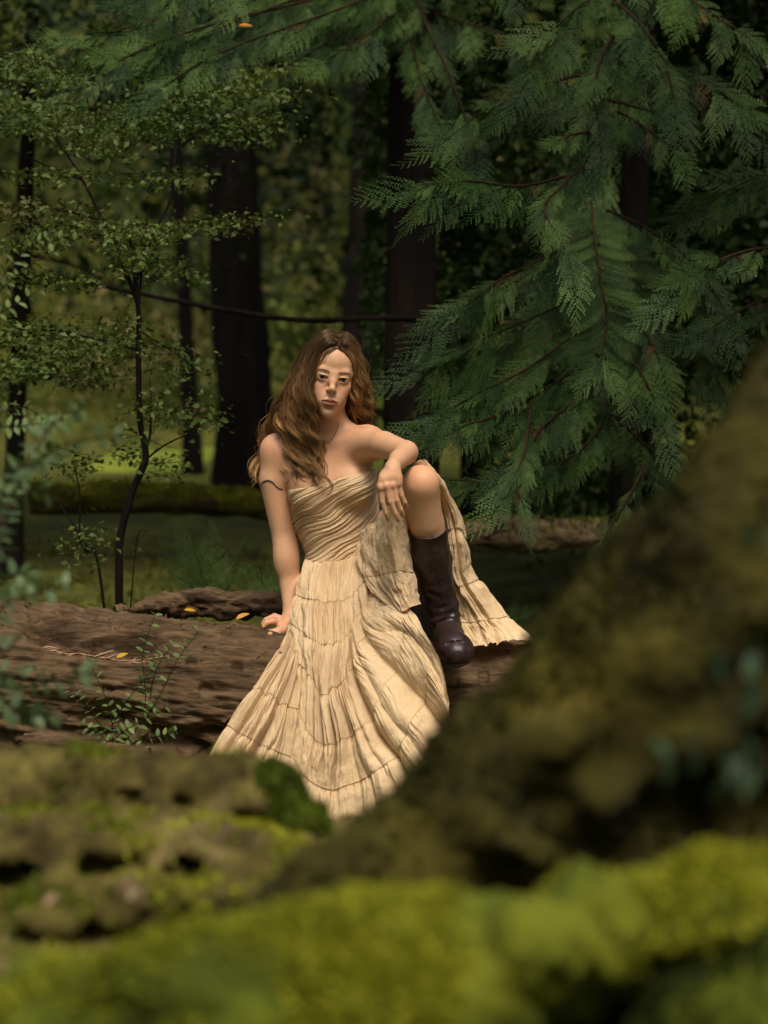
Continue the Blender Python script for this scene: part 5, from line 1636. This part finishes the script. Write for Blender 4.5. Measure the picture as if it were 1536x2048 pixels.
# feather-like hanging branch and its fainter twin
for pts, L, sd in (([(1182,400,7.4),(1190,480,7.25),(1205,580,7.2),(1215,640,7.2),(1203,712,7.2)], 0.085, 480), ([(1245,470,8.2),(1255,540,8.1),(1262,590,8.1),(1280,625,8.1)], 0.075, 481)):
    rg = np.random.default_rng(sd)
    ax = spline([at(*p) for p in pts], 50)
    v, f = tube(ax, np.linspace(0.0042, 0.0022, 50), 6)
    o = obj_np('branch', v, f, M_TWIG, tA, oA)
    T = np.gradient(ax, axis=0); T /= np.linalg.norm(T, axis=1, keepdims=True)
    nn = 30
    for i in range(nn):
        k = int(4 + 44 * i / nn)
        for s in (-1, 1):
            sd_ = np.array([-T[k][2], 0, T[k][0]])
            d = s * sd_ + T[k] * (0.15 + 0.5 * i / nn) + np.array([0, rg.normal(-0.1, 0.12), -0.12])
            add_spray(o, (0, 0, 0), ax[k] - oA, d, L * rg.uniform(1.0, 1.35) * (1.25 - 0.3 * abs(i / nn - 0.5)), FEATHER[rg.integers(2)], rg, (0, -1, 0.5), jitter=0.12)
    for q in range(4):
        add_spray(o, (0, 0, 0), ax[-1] - oA, T[-1] + np.array([(-1.2, -0.4, 0.5, 1.2)[q], -0.2, -0.5]), 0.17, SPRAYS[q], rg, (0, -1, 0.4), jitter=0.1)
# far right cedar branch reaching in from outside the frame
tC, oC = cedar_tree(1690, 8.6, 0.12, 'cedar beyond the right edge whose bright sprays reach into the picture', 303)
for i, (pts, n, ln, dn) in enumerate([
 ([(1690,470,8.5),(1600,490,8.0),(1500,500,7.2),(1420,530,7.0),(1370,570,6.95)], 16, (0.18,0.28), 0.55),
 ([(1690,540,8.5),(1600,570,8.1),(1500,610,7.8),(1430,650,7.7)], 14, (0.18,0.28), 0.6),
 ([(1690,330,8.5),(1600,330,8.3),(1500,360,8.2),(1430,400,8.2)], 12, (0.2,0.3), 0.7)]):
    cedar_bough(tC, oC, pts, 500 + i, n, ln, dn)
# cedar behind the woman's head: trunk in the middle, boughs across the top
tB, oB = cedar_tree(818, 10.3, 0.110, 'dark cedar trunk above the woman\'s left shoulder with boughs hanging across the top', 302)
bB = [
 ([(818,-60,10.2),(850,40,9.6),(890,130,8.8),(930,230,8.3),(950,300,8.1)], 16, (0.20,0.34), 0.8),
 ([(818,-120,10.2),(880,-80,9.4),(940,-45,8.4),(1000,-30,7.8),(1060,-20,7.6)], 12, (0.16,0.24), 1.1),
 ([(818,-20,10.2),(780,30,9.8),(720,80,9.0),(650,120,8.6)], 14, (0.20,0.32), 0.8),
 ([(818,40,10.2),(830,110,9.8),(850,180,9.0),(880,250,8.6)], 14, (0.20,0.34), 0.8),
 ([(818,-100,10.2),(700,-40,9.8),(560,10,9.0),(430,60,8.6),(330,100,8.4)], 22, (0.24,0.38), 0.8),
 ([(818,-140,10.2),(640,-90,9.4),(480,-50,8.6),(380,-20,8.2),(300,-10,8.0)], 18, (0.22,0.34), 0.9),
 ([(818,-80,10.2),(600,-20,9.8),(380,20,9.0),(240,60,8.7),(130,90,8.6)], 20, (0.24,0.38), 0.7),
 ([(818,20,10.2),(700,60,10.2),(580,130,9.8),(500,180,9.6)], 14, (0.24,0.36), 0.8),
 ([(818,10,10.2),(880,30,10.2),(980,60,9.8),(1080,90,9.6)], 12, (0.24,0.36), 0.8),
 ([(818,-150,10.2),(1000,-120,10.0),(1180,-80,9.4),(1330,-30,9.2)], 14, (0.26,0.38), 0.9),
 ([(818,-40,10.2),(700,10,9.2),(560,60,8.6),(430,110,8.2),(330,170,8.0)], 20, (0.22,0.34), 0.7),
 ([(818,-60,10.2),(620,0,9.2),(420,50,8.6),(260,110,8.3),(150,180,8.2)], 22, (0.22,0.36), 0.6)]
for i, (pts, n, ln, dn) in enumerate(bB):
    cedar_bough(tB, oB, pts, 520 + i, n, ln, dn)
# ================================================================ broadleaf sapling, shrubs, fern
M_MAPLE = leaf_mat('sapling_leaves', [(0.034, 0.056, 0.014), (0.070, 0.102, 0.024), (0.12, 0.155, 0.038)], 0.3, 0.5, 3.0)
M_RUST = leaf_mat('rusty_leaves', [(0.05, 0.05, 0.016), (0.075, 0.055, 0.02), (0.095, 0.05, 0.02)], 0.3, 0.5, 5.0)
M_SPRIG = leaf_mat('sprig_leaves', [(0.085, 0.14, 0.045), (0.13, 0.195, 0.066), (0.19, 0.25, 0.09)], 0.3, 0.45, 9.0)
M_SHRUB = leaf_mat('shrub_leaves', [(0.045, 0.085, 0.034), (0.075, 0.125, 0.050), (0.11, 0.165, 0.066)], 0.3, 0.5, 6.0, 0.25)
M_YELLOW = leaf_mat('yellow_leaf', [(0.50, 0.28, 0.02), (0.62, 0.40, 0.03), (0.7, 0.5, 0.06)], 0.3, 0.5, 20)
M_ORANGE = leaf_mat('orange_leaf', [(0.42, 0.17, 0.03), (0.55, 0.26, 0.05), (0.6, 0.34, 0.08)], 0.25, 0.5, 20)

def leaf_shape(name, mat, wide=0.45, fold=0.12, n=5, droop=0.15):
    """an oval leaf along +x, length 1, folded along its midrib"""
    t = np.linspace(0, 1, n + 2)
    w = wide * np.sin(np.pi * t ** 0.8) ** 0.9 * 0.5
    mid = np.stack([t, 0 * t, -droop * t ** 2], 1)
    L = mid + np.stack([0 * t, w, fold * w / wide + 0 * t], 1); Rr = mid + np.stack([0 * t, -w, fold * w / wide + 0 * t], 1)
    V = np.stack([L, mid, Rr], 1).reshape(-1, 3)
    me = mesh_np(name, V, grid_faces(n + 2, 3), True)
    me.materials.append(mat)
    return me
def place(name, me, parent, p, dirv, up, size):
    x = np.asarray(dirv, float); x /= np.linalg.norm(x)
    z = np.asarray(up, float); z = z - x * np.dot(x, z); z /= np.linalg.norm(z) + 1e-9
    y = np.cross(z, x)
    o = bpy.data.objects.new(name, me); COL.objects.link(o)
    if parent is not None: o.parent = parent
    o.matrix_local = Matrix.Translation(V3(p)) @ Matrix(((x[0], y[0], z[0], 0), (x[1], y[1], z[1], 0), (x[2], y[2], z[2], 0), (0, 0, 0, 1))) @ Matrix.Diagonal((size, size, size, 1))
    return o

# ---- slender sapling at the left
base = at(238, 1190, 7.75); base[2] = float(gz(base[0], base[1]))
sap = empty('maple_sapling', V3(base)); tag(sap, 'slender dark stemmed sapling with layered small leaves left of the woman', 'tree')
def limb(pts, r0, r1, parent=sap, orig=base, n=40, name='branch', mat=None):
    ax = spline([at(*p) if len(p) == 3 and abs(p[0]) > 3 else p for p in pts], n)
    v, f = tube(ax, np.linspace(r0, r1, n), 8)
    obj_np(name, v, f, mat or M_BARK, parent, orig); return ax
ax0 = np.vstack([[base], [at(232, 1150, 7.75)]])
limb([tuple(base), (238,1150,7.75), (240,1080,7.75), (262,990,7.75), (288,930,7.75), (291,900,7.75), (280,840,7.75), (277,740,7.75), (277,620,7.75), (268,540,7.75), (262,480,7.8)], 0.014, 0.007, name='trunk', n=90)
A = []
A.append(limb([(277,610,7.75),(250,540,7.8),(205,440,7.85),(165,360,7.9),(110,270,8.0)], 0.008, 0.003))
A.append(limb([(272,560,7.75),(300,480,7.8),(340,400,7.9),(352,300,8.0),(360,250,8.1)], 0.006, 0.003))
A.append(limb([(278,600,7.75),(285,520,7.8),(292,450,7.85),(300,410,7.9)], 0.005, 0.002))
A.append(limb([(290,900,7.75),(300,870,7.8),(302,800,7.8),(300,760,7.85)], 0.005, 0.002))
A.append(limb([(285,925,7.75),(330,890,7.8),(390,860,7.9),(420,830,7.95)], 0.004, 0.0015))
A.append(limb([tuple(base), (200,1150,7.75), (165,1080,7.8),(120,1010,7.85)], 0.006, 0.002))
A.append(limb([(180,1110,7.8),(160,1080,7.8),(160,1000,7.85),(150,930,7.9)], 0.005, 0.002))
A.append(limb([tuple(base), (270,1110,7.75), (300,1060,7.8)], 0.003, 0.001))
A.append(limb([(165,360,7.9),(90,330,8.0),(20,300,8.1)], 0.004, 0.002)); A.append(limb([(352,300,8.0),(430,240,8.1),(520,190,8.2)], 0.004, 0.002))
A.append(limb([(205,440,7.85),(120,420,7.9),(30,410,7.9)], 0.004, 0.002)); A.append(limb([(300,480,7.8),(400,440,7.9),(480,430,8.0)], 0.003, 0.0015))
A.append(limb([(277,700,7.75),(200,680,7.8),(90,660,7.8),(-10,690,7.8)], 0.005, 0.002))
A.append(limb([(277,660,7.75),(340,700,7.85),(400,740,7.95)], 0.003, 0.0015))
rl = np.random.default_rng(15)
LAYERS = [  # px, py, Y, half width px, half height px, leaves, rusty share
 (70,150,8.1,120,28,150,0),(40,215,8.0,90,30,160,0),(120,260,8.0,110,26,150,0),(60,110,8.1,60,22,60,0),
 (330,215,8.2,160,18,260,0),(440,185,8.2,130,16,240,0),(520,150,8.2,60,16,100,0),(270,245,8.1,120,20,200,0),(380,270,8.1,160,26,220,0),(500,240,8.2,70,18,90,0),
 (190,300,8.0,80,16,100,0),(330,360,8.0,90,22,90,0),(110,350,8.0,90,18,90,0),
 (60,420,7.9,110,22,170,.5),(170,455,7.9,110,24,220,.25),(280,470,7.8,90,24,190,.1),(420,450,8.0,110,24,160,.4),(60,480,7.9,80,22,140,.1),
 (265,520,7.75,50,30,110,0),(330,540,7.9,80,30,70,0),(120,560,7.9,110,24,100,0),
 (60,665,7.9,110,32,240,0),(130,705,7.8,110,30,260,.05),(50,740,7.8,90,28,200,0),(170,750,7.9,80,26,140,.1),(260,680,7.8,60,60,90,0),(340,720,7.9,80,50,80,.1),
 (300,820,7.8,60,40,60,0),(380,830,7.9,70,40,70,.2),(260,900,7.8,40,40,40,0),(150,930,7.9,60,40,40,0),(170,1090,7.8,70,60,50,0),(330,930,7.9,60,40,30,0)]
mbg, mbr = MB(), MB()
for (px, py, Y, hw, hh, n, rust) in LAYERS:
    n = int(n * 3.0)
    u = rl.normal(0, 0.55, n); w = rl.normal(0, 0.55, n); dy = rl.normal(0, 0.14, n)
    tilt = 0.15 * u * hh
    P = np.array([at(px + a_ * hw, py + b_ * hh * 0.9 + 0.12 * a_ * hw * math.sin(px), Y + c_) for a_, b_, c_ in zip(u, w, dy)])
    N = rl.normal(0, 1, (n, 3)) * np.array([1, 0.7, 0.35]) + np.array([0, -0.3, -0.15]); N /= np.linalg.norm(N, axis=1, keepdims=True)
    isr = rl.random(n) < rust
    for msk, mb in ((~isr, mbg), (isr, mbr)):
        if msk.any():
            v, f = blades(P[msk], N[msk], 0.023, rl, 0.3, 0.30, 0.4); mb.add(v, f)
mbg.build('crown', M_MAPLE, sap, base); o = mbr.build('crown', M_RUST, sap, base); o['label'] = 'leaves turning rusty brown'
# twigs to carry the layers
mbt = MB()
for (px, py, Y, hw, hh, n, rust) in LAYERS:
    for q in range(4):
        a0 = at(px - hw * rl.uniform(0.3, 1), py + rl.normal(0, hh * 0.5), Y); a1 = at(px + hw * rl.uniform(0.3, 1), py + rl.normal(0, hh * 0.5), Y)
        v, f = tube(spline([a0, 0.5 * (a0 + a1) + np.array([0, 0, rl.normal(0, 0.012)]), a1], 8), np.linspace(0.0016, 0.0007, 8), 4); mbt.add(v, f)
o = mbt.build('twigs', M_TWIG, sap, base); o['kind'] = 'stuff'

# ---- dead bough hanging across the gap
ax = spline([at(120, 552, 9.6), at(270, 585, 9.7), at(430, 616, 9.8), at(600, 640, 9.9), at(760, 636, 10.0), at(860, 640, 10.1)], 60)
o_ = ax[0]
v, f = tube(ax, np.linspace(0.008, 0.014, 60) * (1 + 0.15 * vnoise(ax * 30)), 8)
db = obj_np('dead_branch', v, f, M_BARK, None, o_); db.location = V3(o_)
tag(db, 'long thin dead branch crossing the gap behind the woman\'s head', 'branch')

# ---- ferns behind the log
FERN = [spray_mesh('frond', 70 + i, npin=20, ang=66, lmax=0.40, prof='fern', seg=10, droop=0.0, segw=0.5, slf=0.085) for i in range(3)]
M_FERN = leaf_mat('fern', [(0.055, 0.11, 0.036), (0.095, 0.17, 0.052), (0.14, 0.22, 0.07)], 0.25, 0.6, 3.0)
for me in FERN: me.materials.clear(); me.materials.append(M_FERN)
def fern(px, py, Y, fr, label, seed):
    rg = np.random.default_rng(seed)
    b_ = at(px, py, Y)
    r_ = empty('fern', V3(b_)); tag(r_, label, 'fern')
    for (tx, ty, dY, s) in fr:
        d = at(tx, ty, Y + dY) - b_
        add_spray(r_, (0, 0, 0), (0, 0, 0), d, np.linalg.norm(d) * s, FERN[rg.integers(3)], rg, (0, -0.75, 0.8), 'frond', 0.15)
    return r_
fern(425, 1200, 9.0, [(300,1125,-.3,1),(305,1075,-.2,1),(345,1040,0,1),(420,1035,.1,1),(500,1075,-.1,1),(520,1130,-.2,1),(370,1080,-.4,1)], 'green fern behind the log between sapling and arm', 61)
fern(560, 1215, 8.7, [(440,1165,-.3,1),(470,1120,-.1,1),(540,1095,0,1),(620,1120,0,1),(650,1160,-.1,1),(500,1140,-.4,1)], 'low green fern right behind the woman\'s braced arm', 62)
fern(1010, 1250, 8.4, [(940,1210,-.2,1),(980,1190,0,1),(1040,1195,0,1),(1090,1210,-.1,1),(1060,1230,-.3,1)], 'dark low fern behind the spread skirt hem', 63)

# ---- upright sprig in front of the log
LEAF_SPRIG = leaf_shape('leaf', M_SPRIG, 0.55)
LEAF_SHRUB = leaf_shape('leaf', M_SHRUB, 0.5)
LEAF_DARK = leaf_shape('leaf', leaf_mat('ivy_leaves', [(0.020, 0.042, 0.018), (0.032, 0.062, 0.028), (0.05, 0.085, 0.038)], 0.3, 0.5, 6.0), 0.5)
def leafy(name, label, cat, basep, stems, leafme, lsize, gap, seed, stem_r=0.0016, pair=True, mat=None, t0=0.12, yface=-0.3):
    rg = np.random.default_rng(seed)
    r_ = empty(name, V3(basep)); tag(r_, label, cat)
    for pts in stems:
        ax = spline([at(*p) for p in pts], 50)
        v, f = tube(ax, np.linspace(stem_r, stem_r * 0.45, 50), 6)
        st = obj_np('stem', v, f, mat or M_TWIG, r_, basep)
        ln = np.linalg.norm(np.diff(ax, axis=0), axis=1).sum()
        T = np.gradient(ax, axis=0); T /= np.linalg.norm(T, axis=1, keepdims=True)
        n = max(2, int(ln * (1 - t0) / gap))
        for i in range(n + 1):
            t = t0 + (1 - t0) * i / n; k = min(49, int(t * 49))
            sd = np.cross(T[k], (0, 1, 0)); sd /= np.linalg.norm(sd) + 1e-9
            for s in ((-1, 1) if pair else ((1,) if i % 2 else (-1,))):
                d = s * sd + T[k] * rg.uniform(0.2, 0.7) + np.array([0, rg.normal(0, 0.45), rg.normal(0, 0.15)])
                up = np.array([rg.normal(0, 0.25), yface + rg.normal(0, 0.25), 1.0])
                place('leaf', leafme, st, ax[k] - basep, d, up, lsize * rg.uniform(0.7, 1.2) * (1.1 - 0.3 * t))
    return r_
bp = at(225, 1510, 6.3); bp[2] = float(gz(bp[0], bp[1]))
leafy('leafy_sprig', 'small upright green sprig with paired oval leaves in front of the log', 'plant', bp,
      [[(225,1505,6.3),(222,1430,6.3),(200,1370,6.28),(173,1312,6.25)], [(224,1450,6.3),(255,1400,6.3),(300,1345,6.28),(325,1300,6.25)],
       [(230,1500,6.3),(285,1440,6.3),(290,1370,6.28),(285,1310,6.25),(310,1230,6.2)], [(290,1440,6.3),(320,1390,6.27),(355,1320,6.25),(398,1262,6.2)],
       [(235,1505,6.3),(280,1480,6.25),(330,1470,6.2),(350,1462,6.2)], [(228,1490,6.3),(200,1450,6.28),(170,1410,6.25),(140,1382,6.2)],
       [(300,1400,6.3),(306,1360,6.28),(322,1320,6.25),(345,1290,6.22)], [(230,1500,6.3),(200,1470,6.27),(165,1448,6.25)],
       [(232,1505,6.3),(260,1490,6.27),(290,1500,6.25),(310,1512,6.25)], [(225,1480,6.3),(260,1455,6.28),(330,1415,6.25)]],
      LEAF_SPRIG, 0.025, 0.021, 91)
# ---- blurred shrub close to the lens at the left
bp = at(-40, 1330, 4.2); bp[2] = float(gz(bp[0], bp[1]))
leafy('shrub', 'blurred pale green leafy shrub at the left edge in front of the log', 'shrub', bp,
      [[(-40,1330,4.2),(-20,1100,4.2),(40,960,4.2),(110,900,4.15),(170,880,4.1),(240,870,4.1)], [(-30,1200,4.2),(10,1050,4.3),(60,900,4.4),(110,840,4.5)],
       [(-30,1150,4.2),(0,1000,4.1),(30,940,4.1),(80,930,4.0)], [(-20,1100,4.2),(20,1020,4.2),(60,980,4.2),(90,985,4.2)],
       [(-40,1300,4.2),(0,1220,4.1),(60,1190,4.0),(130,1170,4.0)], [(-40,1330,4.2),(20,1350,4.1),(80,1365,4.1),(150,1350,4.0),(180,1345,4.0)],
       [(-40,1280,4.2),(10,1300,4.2),(50,1260,4.3)], [(40,960,4.2),(90,870,4.3),(130,830,4.4),(160,820,4.4)],
       [(-40,1330,4.2),(10,1400,4.1),(50,1430,4.0),(110,1425,3.9)], [(-20,1180,4.2),(30,1150,4.1),(70,1160,4.1)]],
      LEAF_SHRUB, 0.032, 0.026, 92, 0.003)
bp = at(-60, 620, 5.6)
bp[2] = float(gz(bp[0], bp[1]))
leafy('bright_shrub', 'arching twigs with small fresh green leaves at the middle of the left edge', 'shrub', bp,
      [[(-60,640,5.6),(-10,590,5.6),(60,530,5.6),(150,480,5.6)], [(-50,620,5.6),(0,560,5.6),(50,500,5.6),(90,475,5.6)], [(-50,650,5.6),(10,620,5.6),(80,580,5.6)],
       [(-60,900,5.6),(-20,860,5.5),(60,850,5.4),(130,840,5.4)], [(-60,860,5.6),(-10,830,5.6),(50,815,5.6),(100,850,5.6)], [(-60,800,5.6),(0,790,5.6),(40,850,5.6)]],
      LEAF_SPRIG, 0.026, 0.022, 93, 0.002)
# ---- blurred leaves before the stump
bp = at(1620, 1330, 2.3); bp[2] = 0.9
leafy('ivy_shoot', 'blurred bluish green leaves hanging in front of the dark stump', 'plant', bp,
      [[(1620,1330,2.3),(1560,1310,2.25),(1490,1300,2.22),(1440,1310,2.2)], [(1620,1340,2.3),(1520,1370,2.25),(1440,1360,2.2)],
       [(1620,1480,2.3),(1500,1500,2.25),(1400,1500,2.2),(1340,1520,2.2)], [(1620,1520,2.3),(1520,1530,2.25),(1450,1545,2.2)], [(1620,1000,2.4),(1560,1040,2.35),(1500,1050,2.35)]],
      LEAF_DARK, 0.034, 0.045, 94, 0.0018)

# ---- single fallen leaves
M_TAN = leaf_mat('tan_leaf', [(0.24, 0.16, 0.09), (0.34, 0.24, 0.15), (0.45, 0.34, 0.23)], 0.2, 0.6, 20)
LT = leaf_shape('fallen_leaf', M_TAN, 0.7, 0.2, 6, -0.15)
rt = np.random.default_rng(3)
for (px, py, Y, sz, lab) in ((88, 1800, 3.02, 0.026, 'pale fallen leaf on the mossy bank, the brightest spot at lower left'), (255, 1795, 3.0, 0.022, 'tan fallen leaf on the bank below the dark hole of the crumbling log'),
                        (25, 1945, 2.75, 0.024, 'tan fallen leaf at the left edge just above the moss log'), (5, 1640, 3.35, 0.030, 'pale fallen leaf at the left edge on the crumbling log')):
    p = at(px, py, Y)
    o = place('fallen_leaf', LT, None, p, (rt.normal(), rt.normal() * 0.4, 0.3), (0.1, -0.8, 0.7), sz)
    tag(o, lab, 'leaf')

def fallen(px, py, Y, me, size, ang, label, on_log=True):
    p = at(px, py, Y)
    if on_log: p = log_top(p[0], p[1]) + np.array([0, -0.004, 0.006])
    o = place('fallen_leaf', me, None, p, (math.cos(R(ang)), 0.3, math.sin(R(ang))), (0.1, -0.5, 1), size)
    tag(o, label, 'leaf'); return o
LY = leaf_shape('fallen_leaf', M_YELLOW, 0.5, 0.2, 6, -0.1); LO = leaf_shape('fallen_leaf', M_ORANGE, 0.5, 0.4, 6, -0.3)
fallen(472, 1228, 7.03, LO, 0.042, 8, 'curled orange leaf lying on the log near the braced hand')
fallen(232, 1278, 6.80, LY, 0.036, 15, 'yellow orange leaf on the log below the splintered hollow')
fallen(368, 1220, 6.25, LY, 0.032, -10, 'bright yellow leaf at the tip of the sprig', False)
fallen(476, 52, 8.35, LO, 0.05, -15, 'tan leaf caught on the cedar bough near the top edge', False)
